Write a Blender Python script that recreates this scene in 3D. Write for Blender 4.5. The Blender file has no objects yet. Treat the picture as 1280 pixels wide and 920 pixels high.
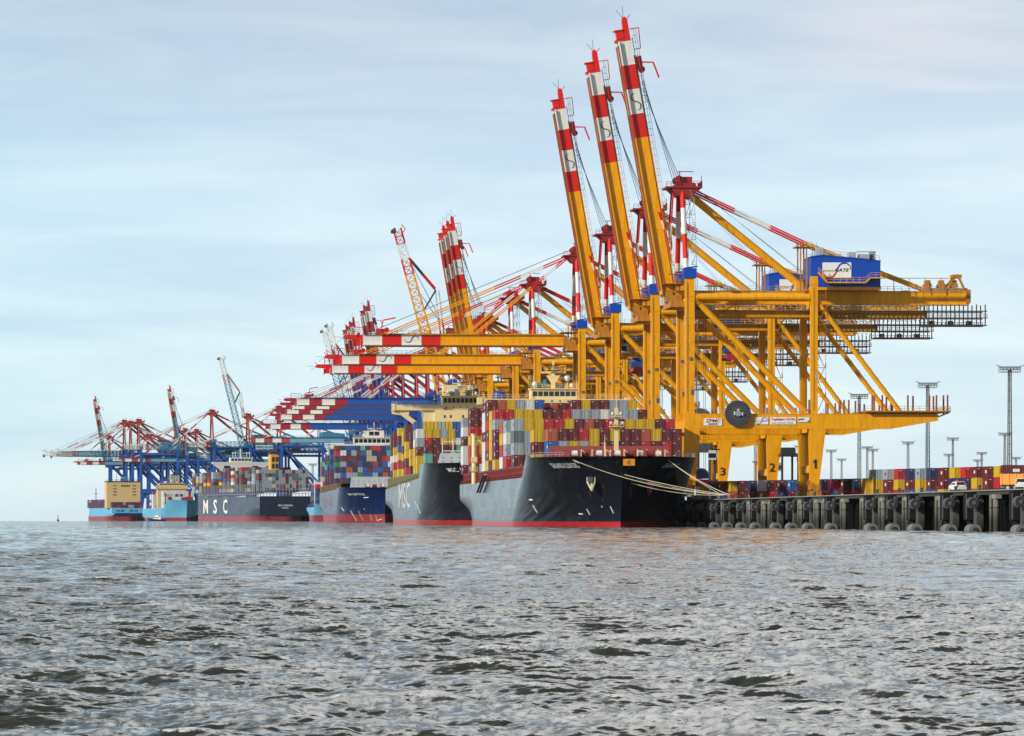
import bpy, math, random
import numpy as np
from mathutils import Vector, Matrix
random.seed(7)
rng = np.random.default_rng(11)
SC = bpy.context.scene
COL = SC.collection
R = math.radians
# ------------------------------------------------------------------ the place
F_PX = 6200.0            # focal length of the long lens, in photo pixels (1280 wide)
HOR = 646.5              # eye level in the photo
CAM_H = 2.2
ANG = math.atan(426.0/6200.0)      # heading of the quay line
CA, SA = math.cos(ANG), math.sin(ANG)
P1 = Vector((44.4, 1240.0))        # waterside rail beside the first crane
QZ = 6.5                            # quay above water
def drop(y, x=0.0):                 # the curve of the earth below the camera's level
    return (x*x+y*y)/(2*7.43e6)
def Q(w, t):                        # quay coordinates: w landward, t along the quay
    return Vector((P1.x + w*CA - t*SA, P1.y + w*SA + t*CA))
def Qz(w, t, z):
    p = Q(w, t); return Vector((p.x, p.y, z - drop(p.y, p.x)))
def at_px(px, D):
    return Vector(((px-640.0)/F_PX*D, D))
# ------------------------------------------------------------------ naming
def tag(o, label=None, cat=None, group=None, kind=None):
    if label: o['label'] = label
    if cat: o['category'] = cat
    if group: o['group'] = group
    if kind: o['kind'] = kind
    return o
def empty(name, loc, rz=0.0, label=None, cat=None, group=None):
    o = bpy.data.objects.new(name, None); COL.objects.link(o)
    o.location = loc; o.rotation_euler = (0, 0, rz); o.empty_display_size = 2
    return tag(o, label, cat, group)
def copy_tree(o, parent=None):
    c = o.copy(); COL.objects.link(c)
    if parent is not None: c.parent = parent
    for ch in list(o.children): copy_tree(ch, c)
    return c
ORD = ['', 'first','second','third','fourth','fifth','sixth','seventh','eighth','ninth','tenth','eleventh','twelfth',
       'thirteenth','fourteenth','fifteenth','sixteenth','seventeenth','eighteenth','nineteenth','twentieth',
       'twenty-first','twenty-second','twenty-third','twenty-fourth','twenty-fifth','twenty-sixth','twenty-seventh',
       'twenty-eighth','twenty-ninth','thirtieth','thirty-first','thirty-second','thirty-third','thirty-fourth','thirty-fifth',
       'thirty-sixth','thirty-seventh','thirty-eighth','thirty-ninth','fortieth']
# ------------------------------------------------------------------ mesh builder
class MB:
    def __init__(s): s.v = []; s.f = []; s.m = []
    def add(s, vs, fs, m=0):
        b = len(s.v); s.v.extend([tuple(p) for p in vs])
        for f in fs: s.f.append(tuple(b+i for i in f)); s.m.append(m)
        return s
    def box(s, x0, x1, y0, y1, z0, z1, m=0):
        if x0 > x1: x0, x1 = x1, x0
        if y0 > y1: y0, y1 = y1, y0
        if z0 > z1: z0, z1 = z1, z0
        vs = [(x0,y0,z0),(x1,y0,z0),(x1,y1,z0),(x0,y1,z0),(x0,y0,z1),(x1,y0,z1),(x1,y1,z1),(x0,y1,z1)]
        return s.add(vs, [(0,3,2,1),(4,5,6,7),(0,1,5,4),(1,2,6,5),(2,3,7,6),(3,0,4,7)], m)
    def bar(s, p, q, w, h=None, m=0, w2=None, h2=None):
        """rectangular bar from p to q: w is its width along the quay, h in the other direction"""
        h = w if h is None else h; w2 = w if w2 is None else w2; h2 = h if h2 is None else h2
        p = Vector(p); q = Vector(q); d = (q-p)
        if d.length < 1e-6: return s
        d.normalize()
        a = Vector((0,1,0))
        if abs(d.dot(a)) > .95: a = Vector((0,0,1))
        u = (a - d*a.dot(d)).normalized(); v = d.cross(u)
        vs = []
        for c, ww, hh in ((p, w, h), (q, w2, h2)):
            for i, j in ((-1,-1),(1,-1),(1,1),(-1,1)): vs.append(c + u*(ww/2*i) + v*(hh/2*j))
        return s.add(vs, [(3,2,1,0),(4,5,6,7),(0,1,5,4),(1,2,6,5),(2,3,7,6),(3,0,4,7)], m)
    def tube(s, p, q, r, m=0, n=8, r2=None, caps=True):
        r2 = r if r2 is None else r2
        p = Vector(p); q = Vector(q); d = (q-p)
        if d.length < 1e-6: return s
        d.normalize()
        a = Vector((0,0,1)) if abs(d.z) < .9 else Vector((1,0,0))
        u = d.cross(a).normalized(); v = d.cross(u)
        vs = []
        for c, rr in ((p, r), (q, r2)):
            for k in range(n):
                an = 2*math.pi*k/n
                vs.append(c + (u*math.cos(an) + v*math.sin(an))*rr)
        fs = [(k, (k+1)%n, n+(k+1)%n, n+k) for k in range(n)]
        if caps: fs += [tuple(range(n-1,-1,-1)), tuple(range(n, 2*n))]
        return s.add(vs, fs, m)
    def poly(s, pts, y0, y1, m=0):
        """outline in (x,z) given a thickness along y"""
        n = len(pts)
        vs = [(x, y0, z) for x, z in pts] + [(x, y1, z) for x, z in pts]
        fs = [tuple(range(n)), tuple(range(2*n-1, n-1, -1))] + [(k, n+k, n+(k+1)%n, (k+1)%n) for k in range(n)]
        return s.add(vs, fs, m)
    def sphere(s, c, r, m=0, n=10, k=6, sz=1.0):
        vs = []; fs = []
        for i in range(k+1):
            th = math.pi*i/k
            for j in range(n):
                ph = 2*math.pi*j/n
                vs.append((c[0]+r*math.sin(th)*math.cos(ph), c[1]+r*math.sin(th)*math.sin(ph), c[2]+r*sz*math.cos(th)))
        for i in range(k):
            for j in range(n): fs.append((i*n+j, (i+1)*n+j, (i+1)*n+(j+1)%n, i*n+(j+1)%n))
        return s.add(vs, fs, m)
    def rail(s, pts, h=1.1, step=2.2, r=.05, m=0):
        for a, b in zip(pts[:-1], pts[1:]):
            a = Vector(a); b = Vector(b); L = (b-a).length; k = max(1, int(round(L/step)))
            for zz in (h, h*.5): s.bar(a+Vector((0,0,zz)), b+Vector((0,0,zz)), r*1.6, r*1.6, m)
            for i in range(k+1):
                p = a.lerp(b, i/k); s.bar(p, p+Vector((0,0,h)), r*1.8, r*1.8, m)
        return s
    def lattice(s, p, q, wy, hz, n, r, m=0, up=None, wy2=None, hz2=None, mats=None):
        """four-chord lattice girder from p to q"""
        p = Vector(p); q = Vector(q); d = (q-p).normalized()
        a = Vector((0,1,0)) if abs(d.y) < .9 else Vector((1,0,0))
        u = (a - d*a.dot(d)).normalized(); v = d.cross(u)
        wy2 = wy if wy2 is None else wy2; hz2 = hz if hz2 is None else hz2
        P = []
        for i in range(n+1):
            f = i/n; c = p.lerp(q, f); w_ = wy+(wy2-wy)*f; h_ = hz+(hz2-hz)*f
            P.append([c+u*(w_/2*i1)+v*(h_/2*j1) for i1, j1 in ((-1,-1),(1,-1),(1,1),(-1,1))])
        for i in range(n):
            mm = m if mats is None else mats[min(len(mats)-1, int(i/n*len(mats)))]
            for k in range(4):
                s.bar(P[i][k], P[i+1][k], r*2.2, r*2.2, mm)
                s.bar(P[i][k], P[i][(k+1)%4], r*1.2, r*1.2, mm)
                s.bar(P[i][k if i%2 else (k+1)%4], P[i+1][(k+1)%4 if i%2 else k], r*1.2, r*1.2, mm)
        return s
    def build(s, name, mats, parent=None, smooth=False, mtx=None):
        me = bpy.data.meshes.new(name)
        vs = s.v if mtx is None else [tuple(mtx @ Vector(p)) for p in s.v]
        me.from_pydata(vs, [], s.f)
        if not isinstance(mats, (list, tuple)): mats = [mats]
        for m_ in mats:
            if m_ is not None: me.materials.append(m_)
        if len(mats) > 1: me.polygons.foreach_set('material_index', s.m)
        if smooth: me.polygons.foreach_set('use_smooth', [True]*len(me.polygons))
        me.update()
        o = bpy.data.objects.new(name, me); COL.objects.link(o)
        if parent is not None: o.parent = parent
        return o
# ------------------------------------------------------------------ text as mesh data
_tc = {}
def text_mesh(txt, bold=.02, shear=0.0, spacing=1.0):
    """verts (x,y) and faces of a word; scaled so that capitals are 1 high and it starts at x=0"""
    key = (txt, bold, shear, spacing)
    if key in _tc: return _tc[key]
    cu = bpy.data.curves.new('lettering', 'FONT'); cu.body = txt; cu.resolution_u = 2
    cu.offset = bold; cu.shear = shear; cu.space_character = spacing
    o = bpy.data.objects.new('lettering', cu); COL.objects.link(o)
    dg = bpy.context.evaluated_depsgraph_get()
    me = bpy.data.meshes.new_from_object(o.evaluated_get(dg))
    vs = [(v.co.x, v.co.y) for v in me.vertices]; fs = [tuple(p.vertices) for p in me.polygons]
    bpy.data.objects.remove(o); bpy.data.curves.remove(cu); bpy.data.meshes.remove(me)
    x0 = min(v[0] for v in vs); x1 = max(v[0] for v in vs); H = .69
    vs = [((x-x0)/H, y/H) for x, y in vs]
    _tc[key] = (vs, fs, (x1-x0)/H)
    return _tc[key]
def put_text(mb, txt, fn, width=None, height=1.0, m=0, **kw):
    """fn(u, v) -> 3D point, u along the word in metres, v up"""
    vs, fs, L = text_mesh(txt, **kw)
    sx = height if width is None else width/L
    mb.add([fn(x*sx, y*height) for x, y in vs], fs, m)
    return L*sx
def swoosh(mb, fn, w, h, m_lo, m_hi, fat=1.0):
    """an S made of two sickles, thin at the outer ends and fat towards the middle: fn(u,v)->3D"""
    ctl = [(0,.50),(.02,.22),(.16,.03),(.34,.06),(.44,.26),(.52,.52)]
    def cr(P, t):
        n = len(P)-1; k = min(int(t*n), n-1); f = t*n-k
        p0, p1, p2, p3 = P[max(k-1,0)], P[k], P[k+1], P[min(k+2,n)]
        return tuple(.5*((2*p1[i])+(-p0[i]+p2[i])*f+(2*p0[i]-5*p1[i]+4*p2[i]-p3[i])*f*f+(-p0[i]+3*p1[i]-3*p2[i]+p3[i])*f**3) for i in (0,1))
    n = 20
    for half, m in ((0, m_lo), (1, m_hi)):
        L = []; Rr = []
        for i in range(n+1):
            t = i/n; a = cr(ctl, max(0,t-.02)); b = cr(ctl, min(1,t+.02)); c = cr(ctl, t)
            dx, dy = (b[0]-a[0])*w, (b[1]-a[1])*h; l = math.hypot(dx, dy) or 1
            th = fat*(.015+.075*math.sin(min(1,t*1.05)*math.pi*.75))*min(w,h)*1.3
            nx, ny = -dy/l*th/2/w, dx/l*th/2/h
            L.append((c[0]+nx, c[1]+ny)); Rr.append((c[0]-nx, c[1]-ny))
        if half: L = [(1-x, 1-y) for x, y in L]; Rr = [(1-x, 1-y) for x, y in Rr]
        vs = [fn(x*w, y*h) for x, y in L] + [fn(x*w, y*h) for x, y in Rr]
        mb.add(vs, [(i, i+1, n+2+i, n+1+i) for i in range(n)], m)
# ------------------------------------------------------------------ materials
def nodes(m):
    m.use_nodes = True; nt = m.node_tree; return nt, nt.nodes, nt.links, nt.nodes['Principled BSDF']
def paint(name, col, rough=.45, dirt=.35, dcol=None, scale=.25, streak=True, spec=.5, metal=0.0, rust=0.0, bump=0.0):
    """painted steel: uneven tone, vertical runs, rust"""
    m = bpy.data.materials.new(name); nt, N, L, P = nodes(m)
    P.inputs['Roughness'].default_value = rough; P.inputs['Metallic'].default_value = metal
    P.inputs['Specular IOR Level'].default_value = spec
    tc = N.new('ShaderNodeTexCoord')
    mp = N.new('ShaderNodeMapping'); mp.inputs['Scale'].default_value = (1, 1, .18 if streak else 1)
    L.new(tc.outputs['Object'], mp.inputs['Vector'])
    n1 = N.new('ShaderNodeTexNoise'); n1.inputs['Scale'].default_value = scale*4; n1.inputs['Detail'].default_value = 5
    n1.inputs['Roughness'].default_value = .65
    L.new(mp.outputs[0], n1.inputs['Vector'])
    r1 = N.new('ShaderNodeMapRange'); r1.inputs[1].default_value = .42; r1.inputs[2].default_value = .72
    r1.inputs[4].default_value = dirt
    L.new(n1.outputs[0], r1.inputs[0])
    mx = N.new('ShaderNodeMixRGB'); mx.inputs[1].default_value = (*col, 1)
    dc = dcol or tuple(c*.45+.01 for c in col)
    mx.inputs[2].default_value = (*dc, 1); L.new(r1.outputs[0], mx.inputs[0])
    out = mx.outputs[0]
    if rust > 0:
        n2 = N.new('ShaderNodeTexNoise'); n2.inputs['Scale'].default_value = scale*9; n2.inputs['Detail'].default_value = 6
        L.new(mp.outputs[0], n2.inputs['Vector'])
        r2 = N.new('ShaderNodeMapRange'); r2.inputs[1].default_value = .62; r2.inputs[2].default_value = .72
        r2.inputs[4].default_value = rust; L.new(n2.outputs[0], r2.inputs[0])
        m2 = N.new('ShaderNodeMixRGB'); m2.inputs[2].default_value = (.16, .06, .025, 1)
        L.new(out, m2.inputs[1]); L.new(r2.outputs[0], m2.inputs[0]); out = m2.outputs[0]
    L.new(out, P.inputs['Base Color'])
    if bump > 0:
        b = N.new('ShaderNodeBump'); b.inputs['Strength'].default_value = bump; b.inputs['Distance'].default_value = .05
        L.new(n1.outputs[0], b.inputs['Height']); L.new(b.outputs[0], P.inputs['Normal'])
    return m
def glass(name='dark_window_glass', col=(.012,.018,.022)):
    m = bpy.data.materials.new(name); nt, N, L, P = nodes(m)
    P.inputs['Base Color'].default_value = (*col, 1); P.inputs['Roughness'].default_value = .08
    return m
def corrugated(name, col):
    """container steel: trapezoid corrugation as bump along both walls, faded paint, rust at the edges"""
    m = paint(name, col, rough=.5, dirt=.45, dcol=tuple(c*.55+.02 for c in col), scale=.5, rust=.35)
    nt = m.node_tree; N = nt.nodes; L = nt.links; P = N['Principled BSDF']
    tc = N.new('ShaderNodeTexCoord'); sp = N.new('ShaderNodeSeparateXYZ'); L.new(tc.outputs['Object'], sp.inputs[0])
    ad = N.new('ShaderNodeMath'); ad.operation = 'ADD'; L.new(sp.outputs[0], ad.inputs[0]); L.new(sp.outputs[1], ad.inputs[1])
    mu = N.new('ShaderNodeMath'); mu.operation = 'MULTIPLY'; mu.inputs[1].default_value = 2*math.pi/.30; L.new(ad.outputs[0], mu.inputs[0])
    si = N.new('ShaderNodeMath'); si.operation = 'SINE'; L.new(mu.outputs[0], si.inputs[0])
    b = N.new('ShaderNodeBump'); b.inputs['Strength'].default_value = .8; b.inputs['Distance'].default_value = .03
    L.new(si.outputs[0], b.inputs['Height']); L.new(b.outputs[0], P.inputs['Normal'])
    return m
M = {}
M['yellow'] = paint('crane_yellow_paint', (.82,.36,.002), .42, .5, (.48,.18,.004), rust=.5, spec=.3)
M['yellow_mid'] = paint('shop_worn_yellow_paint', (.58,.26,.004), .5, .45, (.24,.09,.01), rust=.5, spec=.3)
M['yellow_dark'] = paint('dirty_yellow_steel', (.46,.19,.008), .55, .5, (.10,.05,.02), rust=.5)
M['orange'] = paint('orange_paint', (.80,.27,.01), .4, .2)
M['red'] = paint('signal_red_paint', (.66,.016,.010), .42, .25, spec=.3)
M['apex_red'] = paint('dark_signal_red', (.30,.012,.012), .45, .3)
M['maroon_steel'] = paint('dark_red_steel', (.24,.022,.022), .5, .4, rust=.2)
M['white'] = paint('white_paint', (.74,.73,.68), .45, .28, (.42,.40,.36))
M['blue'] = paint('deep_blue_paint', (.006,.065,.42), .42, .25, spec=.3)
M['blue_dark'] = paint('navy_steel', (.012,.06,.24), .45, .35)
M['crane_blue'] = paint('crane_blue_paint', (.010,.085,.36), .42, .3)
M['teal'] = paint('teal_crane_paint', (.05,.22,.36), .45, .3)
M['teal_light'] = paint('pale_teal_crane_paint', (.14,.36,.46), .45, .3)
M['dark'] = paint('dark_machinery_steel', (.035,.035,.038), .5, .3)
M['rope'] = paint('wire_rope_steel', (.06,.065,.07), .5, .2)
M['hawser'] = paint('pale_mooring_rope', (.62,.55,.38), .85, .3)
M['grey'] = paint('light_grey_steel', (.42,.44,.45), .5, .35)
M['rail_grey'] = paint('galvanised_steel', (.30,.31,.32), .5, .3)
M['mast_grey'] = paint('mast_galvanised_steel', (.12,.13,.13), .5, .3)
M['cream'] = paint('cream_superstructure_paint', (.78,.62,.32), .45, .22, (.5,.38,.2), rust=.15)
M['cream_white'] = paint('off_white_superstructure_paint', (.74,.72,.66), .45, .22)
M['beige'] = paint('beige_superstructure_paint', (.66,.48,.22), .5, .25, rust=.1)
M['glass'] = glass()
M['black_letter'] = paint('black_lettering', (.015,.015,.017), .5, .1)
M['white_letter'] = paint('white_lettering', (.82,.82,.80), .5, .25, (.5,.5,.5))
M['sign_white'] = paint('white_sign_board', (.80,.80,.78), .5, .12)
M['letter_red'] = paint('red_lettering', (.50,.02,.02), .5, .1)
M['letter_gold'] = paint('gold_lettering', (.55,.28,.05), .5, .1)
M['rubber'] = paint('black_rubber', (.022,.023,.025), .65, .4, (.06,.06,.06), streak=False)
M['concrete'] = paint('weathered_concrete', (.26,.24,.19), .85, .6, (.07,.06,.045), scale=.4)
def tidal(name, col, low, z0, z1, rough=.7):
    m = paint(name, col, rough, .65, tuple(c*.3 for c in col), scale=.5); nt = m.node_tree; N = nt.nodes; L = nt.links; P = N['Principled BSDF']
    src = P.inputs['Base Color'].links[0].from_socket
    g = N.new('ShaderNodeNewGeometry'); sp = N.new('ShaderNodeSeparateXYZ'); L.new(g.outputs['Position'], sp.inputs[0])
    n = N.new('ShaderNodeTexNoise'); n.inputs['Scale'].default_value = .8; n.inputs['Detail'].default_value = 5; L.new(g.outputs['Position'], n.inputs['Vector'])
    a = N.new('ShaderNodeMath'); a.operation = 'MULTIPLY_ADD'; a.inputs[1].default_value = 2.4; L.new(n.outputs[0], a.inputs[0]); L.new(sp.outputs[2], a.inputs[2])
    r = N.new('ShaderNodeMapRange'); r.inputs[1].default_value = z0+1.2; r.inputs[2].default_value = z1+1.2; L.new(a.outputs[0], r.inputs[0])
    x = N.new('ShaderNodeMixRGB'); x.inputs[1].default_value = (*low,1); L.new(r.outputs[0], x.inputs[0]); L.new(src, x.inputs[2]); L.new(x.outputs[0], P.inputs['Base Color'])
    return m
M['pale_pile'] = tidal('pale_tubular_pile', (.15,.15,.12), (.012,.014,.009), 1.4, 4.2)
M['pale_panel'] = tidal('stained_concrete_panel', (.07,.07,.06), (.012,.014,.010), .8, 3.0)
M['dark_pile'] = paint('wet_dark_pile', (.014,.015,.014), .9, .5, (.005,.005,.005), spec=.1, scale=.5)
M['pale_edge'] = paint('pale_worn_coping_edge', (.26,.26,.23), .7, .5)
M['coping_dark'] = paint('grimy_dark_coping', (.04,.038,.03), .9, .6, (.02,.02,.016), scale=.5)
M['wall_black'] = paint('matt_black_wall', (.008,.009,.009), 1.0, .5, (.003,.003,.003), spec=.0)  # flat near-black without gloss, for the wall behind the piles
M['asphalt'] = paint('terminal_asphalt', (.055,.055,.055), .9, .4, streak=False)
# ------------------------------------------------------------------ ship-to-shore cranes
# crane frame: x landward from the waterside rail, y along the quay (0 near frame, 21 far frame), z above water
DOWN = Matrix.Translation((0, 0, -QZ))
YC = 10.5
PAL = {
 'yellow': dict(leg='yellow', beam='yellow', girder='yellow', boom='yellow', brace='yellow', cap='blue', red='red', white='white', house='blue', walk='yellow_dark', back='yellow', stay2='yellow'),
 'blue':   dict(leg='crane_blue', beam='crane_blue', girder='crane_blue', boom='crane_blue', brace='crane_blue', cap='crane_blue', red='maroon_red', white='white', house='crane_blue', walk='blue_dark', back='maroon_red', stay2='white'),
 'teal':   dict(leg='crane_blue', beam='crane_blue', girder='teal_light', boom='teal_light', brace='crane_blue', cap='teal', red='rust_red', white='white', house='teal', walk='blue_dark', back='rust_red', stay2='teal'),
}
M['maroon_red'] = paint('crimson_crane_paint', (.36,.015,.035), .42, .25)
M['rust_red'] = paint('faded_red_crane_paint', (.42,.05,.03), .5, .3)
def bands(mb, p, q, n, w, h, ia, ib, tube=False):
    """a stay or mast painted in alternating bands"""
    p = Vector(p); q = Vector(q)
    for i in range(n):
        a = p.lerp(q, i/n); b = p.lerp(q, (i+1)/n); m = ia if i % 2 == 0 else ib
        if tube: mb.tube(a, b, w/2, m, 8, caps=False)
        else: mb.bar(a, b, w, h, m)
def build_crane(name, pal, kind, up, rich=True, boom_L=None, ang=None, afr=86.5, tilt=80.2):
    P = PAL[pal]; root = empty(name, (0, 0, 0))
    def out(mb, nm, mats, parent=root, **k): return mb.build(nm, [M[x] for x in (mats if isinstance(mats, (list, tuple)) else [mats])], parent, mtx=DOWN, **k)
    leg, beam, brace = P['leg'], P['beam'], P['brace']
    capz = 64.5
    for y in (0, 21):
        # waterside leg: box column, flared foot under the portal
        b = MB(); b.box(-1.15, 1.15, y-1.1, y+1.1, 22.4, capz-2.2)
        b.poly([(-1.6,10.2),(1.3,10.2),(2.6,24.6),(-1.2,24.6)], y-1.3, y+1.3)
        b.box(-1.25,1.25,y-1.2,y+1.2,28.2,28.6); b.box(-1.25,1.25,y-1.2,y+1.2,46.0,46.25)
        out(b, 'waterside_leg', leg)
        b = MB(); b.box(-1.65, 1.65, y-1.5, y+1.5, capz-2.4, capz); b.bar((-1.5,y,capz),(1.9,y,capz+.5),3.0,.3); out(b, 'leg_cap', P['cap'])
        b = MB(); b.box(30.4, 32.15, y-.95, y+.95, 28.0, 62.6)
        b.poly([(30.3,10.2),(32.4,10.2),(34.2,25.0),(29.9,25.0)], y-1.19, y+1.19)
        b.box(30.3,32.25,y-1.05,y+1.05,60.6,61.0); b.box(30.32,32.22,y-1.0,y+1.0,44.5,44.8)
        out(b, 'landside_leg', leg)
        # bogies
        for x0 in (0, 31.3):
            b = MB(); b.box(x0-1.1,x0+1.1,y-3.6,y+3.6,9.2,10.3,0)
            for s in (-1,1):
                b.poly([(x0-.9,7.7),(x0+.9,7.7),(x0+.5,9.3),(x0-.5,9.3)], y+s*2.4-1.5, y+s*2.4+1.5, 0)
                for k in (-1.0,1.0): b.tube((x0-.35,y+s*2.4+k,7.05),(x0+.35,y+s*2.4+k,7.05),.52,1,10)
                b.box(x0-1.3,x0-.9,y+s*2.4-.6,y+s*2.4+.6,7.4,8.6,0)
            b.rail([(x0-1.4,y-3.6,10.3),(x0-1.4,y+3.6,10.3)],1.1,1.8,.06,0)
            out(b, 'wheel_bogie', ['yellow_dark' if pal=='yellow' else 'blue_dark','dark'])
    # portal beams, cantilevered landward
    for y, z1, zb, xe, xt in ((0, 28.1, 24.4, 62.5, 50.5), (21, 27.0, 23.4, 52, 38)):
        b = MB(); b.poly([(-1.3,zb),(xt,zb),(xe,26.5 if y==0 else 26.0),(xe,z1),(-1.3,z1)], y-1.25, y+1.25)
        for x in (3.4, 11, 22, 26.6, 37.6, 44, 50.2):
            if x > xt: continue
            b.box(x, x+.14, y-1.29, y+1.29, zb+.05, z1-.05)
        b.box(-1.4, xe-.5, y-1.32, y+1.32, z1, z1+.12)
        out(b, 'portal_beam', beam)
    for (x, hw, z0, z1) in ((0,1.0,23.6,26.4),(31.3,1.0,23.6,26.4),(0,.8,14.0,15.8),(31.3,.75,13.5,15.3),(0,.9,54.6,57.2),(31.3,.8,54.6,57.2)):
        b = MB(); b.box(x-hw, x+hw, 1.3, 19.7, z0, z1); out(b, 'cross_beam', beam)
    if rich:
        for y in (0, 21):      # ladder with rest platforms and cable tray on each waterside leg, seams and boxes
            b = MB()
            for k in range(5):
                z0 = 30+k*6.4; b.box(1.2,2.5,y-.9,y+.9,z0,z0+.12,0); b.rail([(2.4,y-.9,z0+.12),(2.4,y+.9,z0+.12)],1.1,.9,.05,0); b.rail([(1.2,y-.9,z0+.12),(2.4,y-.9,z0+.12)],1.1,.6,.05,0)
                b.bar((1.5,y-.6+(k%2)*1.0,z0),(1.5,y-.6+(k%2)*1.0,z0+6.4),.12,.12,0); b.bar((1.9,y-.6+(k%2)*1.0,z0),(1.9,y-.6+(k%2)*1.0,z0+6.4),.12,.12,0)
            out(b, 'leg_ladder', 'yellow_dark' if pal=='yellow' else P['walk'])
            b = MB(); b.box(-.75,-.45,y-1.16,y-1.1,28.5,61,0); b.box(.2,.9,y-1.35,y-1.1,33.0,34.2,1); b.box(-.2,.5,y-1.3,y-1.1,41.5,42.3,1)
            for z0 in (34.8, 40.6, 52.0, 57.4): b.box(-1.19,1.19,y-1.14,y+1.14,z0,z0+.1,2)
            out(b, 'cable_tray', ['yellow_dark' if pal=='yellow' else P['walk'], 'mast_grey', 'yellow_mid' if pal=='yellow' else P['walk']])
        b = MB(); b.box(31.0,31.3,-1.03,-.95,29,60,0)
        for z0 in (34, 39.2, 50.2, 55.6): b.box(30.36,32.19,-.99,.99,z0,z0+.1,0)
        b.box(31.6,32.1,-1.15,-.95,37,38,1); out(b, 'cable_tray', ['yellow_mid' if pal=='yellow' else P['walk'], 'grey'])
        b = MB(); b.box(44, 65.5, -2.6, 23, 28.6, 29.0); b.bar((62.4,-.5,27.4),(65.4,-.5,28.6),.35)
        b.rail([(44,-2.5,29),(65.4,-2.5,29),(65.4,22.9,29)],1.1,2.0,.05)
        out(b, 'end_platform', 'yellow_dark' if pal=='yellow' else P['walk'])
        b = MB()
        for x, y in ((46,0),(47.2,5),(48.4,-1),(50,3),(52.5,12),(55,0),(57.2,6),(60.3,-1),(61,4),(62,-1.5),(62.7,8),(64,0),(64.8,-1.5),(30,-.6),(37.8,-.6),(39,.8),(40,-.6),(43,9)):
            h = 3.9 if x > 45 else 2.7
            b = MB(); b.box(x-.2,x+.2,y-.2,y+.2,28.2,29+h); out(b, 'lashing_post', 'rust_brown')
        b = MB(); b.rail([(1.6,-1.2,28.22),(29.6,-1.2,28.22)],1.1,2.2,.045); b.rail([(33.5,-1.2,28.22),(43.8,-1.2,28.22)],1.1,2.2,.045)
        out(b, 'portal_railing', 'rail_grey')
    # longitudinal tie tubes and K braces of both side frames
    for y in (0, 21):
        b = MB(); b.tube((1.0,y,57.3),(30.3,y,57.3),.95,0,12); out(b, 'tie_tube', brace)
        b = MB(); b.tube((1.2,y,57.0),(29.4,y,28.6),.78,0,10); out(b, 'diagonal_brace', brace)
        b = MB(); b.tube((32.0,y,56.4),(53.0,y,28.8),.62,0,10)
        for k in range(10): # spiral strakes on the long brace
            p = Vector((32.0,y,56.4)).lerp(Vector((53.0,y,28.8)), .07+k*.09); b.box(p.x-.9,p.x+.9,y-.07,y+.07,p.z-.12,p.z+.12)
        out(b, 'rear_brace', brace)
    b = MB(); b.tube((0.5,YC,84.0),(29.0,YC,61.0),.95,0,14); b.box(27.8,30.0,YC-2.2,YC+2.2,59.4,61.6); out(b, 'back_strut', P['back'])
    # upper mast on each waterside leg, banded
    for y, ya in ((0, 6.2), (21, 14.8)):
        b = MB(); 
        pa, pb_ = Vector((-.9,y,capz)), Vector((-1.2,ya,84.6)); cu_ = [0,.12,.43,.76,1]
        for k in range(4): b.tube(pa.lerp(pb_, cu_[k]), pa.lerp(pb_, cu_[k+1]), .66, 1 if k%2==0 else 0, 10, caps=False)
        if pal != 'yellow': b.m = [0]*len(b.m)
        out(b, 'mast', [P['red'], P['white']])
        if rich:
            b = MB()
            for k in range(6):
                z0 = capz+1+k*3.2
                yy = y+(ya-y)*(z0-capz)/20
                b.rail([(.6,yy-.5,z0),(1.7,yy-.5,z0)],1.0,1.1,.05); b.box(.5,1.8,yy-.6,yy+.6,z0-.08,z0)
                b.bar((.7+(k%2),yy,z0),(1.7-(k%2),yy,z0+3.1),.12,.12)
            b.bar((1.8,y,capz+1),(1.8,ya,capz+20),.1)
            out(b, 'mast_ladder', 'rail_grey')
    b = MB()      # apex head
    b.poly([(-3.9,84.6),(-2.5,83.2),(1.4,82.6),(2.6,84.6),(2.0,86.3),(-2.6,86.3)], 5.4, 15.6)
    b.box(-5.4,3.8,5.0,16.0,85.0,85.4); b.box(-1.6,1.4,7,14,86.3,87.9)
    b.poly([(-5.4,85.3),(-3.0,83.6),(-3.0,85.4)],8,13)
    for y in (6.5, 10.5, 14.5): b.tube((-2.0,y-.3,87.3),(-2.0,y+.3,87.3),.9,0,12)
    b.rail([(-5.3,5.1,85.4),(-1.7,5.1,85.4)],1.1,1.2,.06); b.rail([(1.5,5.1,85.4),(3.7,5.1,85.4),(3.7,15.9,85.4)],1.3,1.1,.06)
    b.bar((-1.9,6,86.3),(-1.9,6,89.2),.22); b.bar((-2.4,6,89.1),(1.6,6,89.1),.2); b.bar((3.6,6,85.4),(3.6,6,88.2),.16)
    out(b, 'apex_head', 'apex_red' if pal=='yellow' else P['red'])
    # main girder over the quay, with trolley rail level and walkway
    b = MB(); xe = 71.8
    if kind == 'box':
        b.box(-3.0, xe, YC-1.9, YC+1.9, 56.2, 59.2); b.box(-3.0, xe, YC-2.3, YC+2.3, 55.9, 56.2); b.box(-3.0, xe, YC-2.05, YC+2.05, 59.2, 59.4)
        for k in range(12): b.box(2+k*5.8,2.12+k*5.8,YC-2.0,YC+2.0,56.2,59.2)
    else:
        b.lattice((-3,YC-3.2,57.4),(xe*.86,YC-3.2,57.4),1.4,3.0,16,.16); b.lattice((-3,YC+3.2,57.4),(xe*.86,YC+3.2,57.4),1.4,3.0,16,.16)
        b.box(-3,xe*.86,YC-4,YC-2.6,55.6,56.1); b.box(-3,xe*.86,YC+2.6,YC+4,55.6,56.1)
    out(b, 'main_girder', P['girder'])
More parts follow.
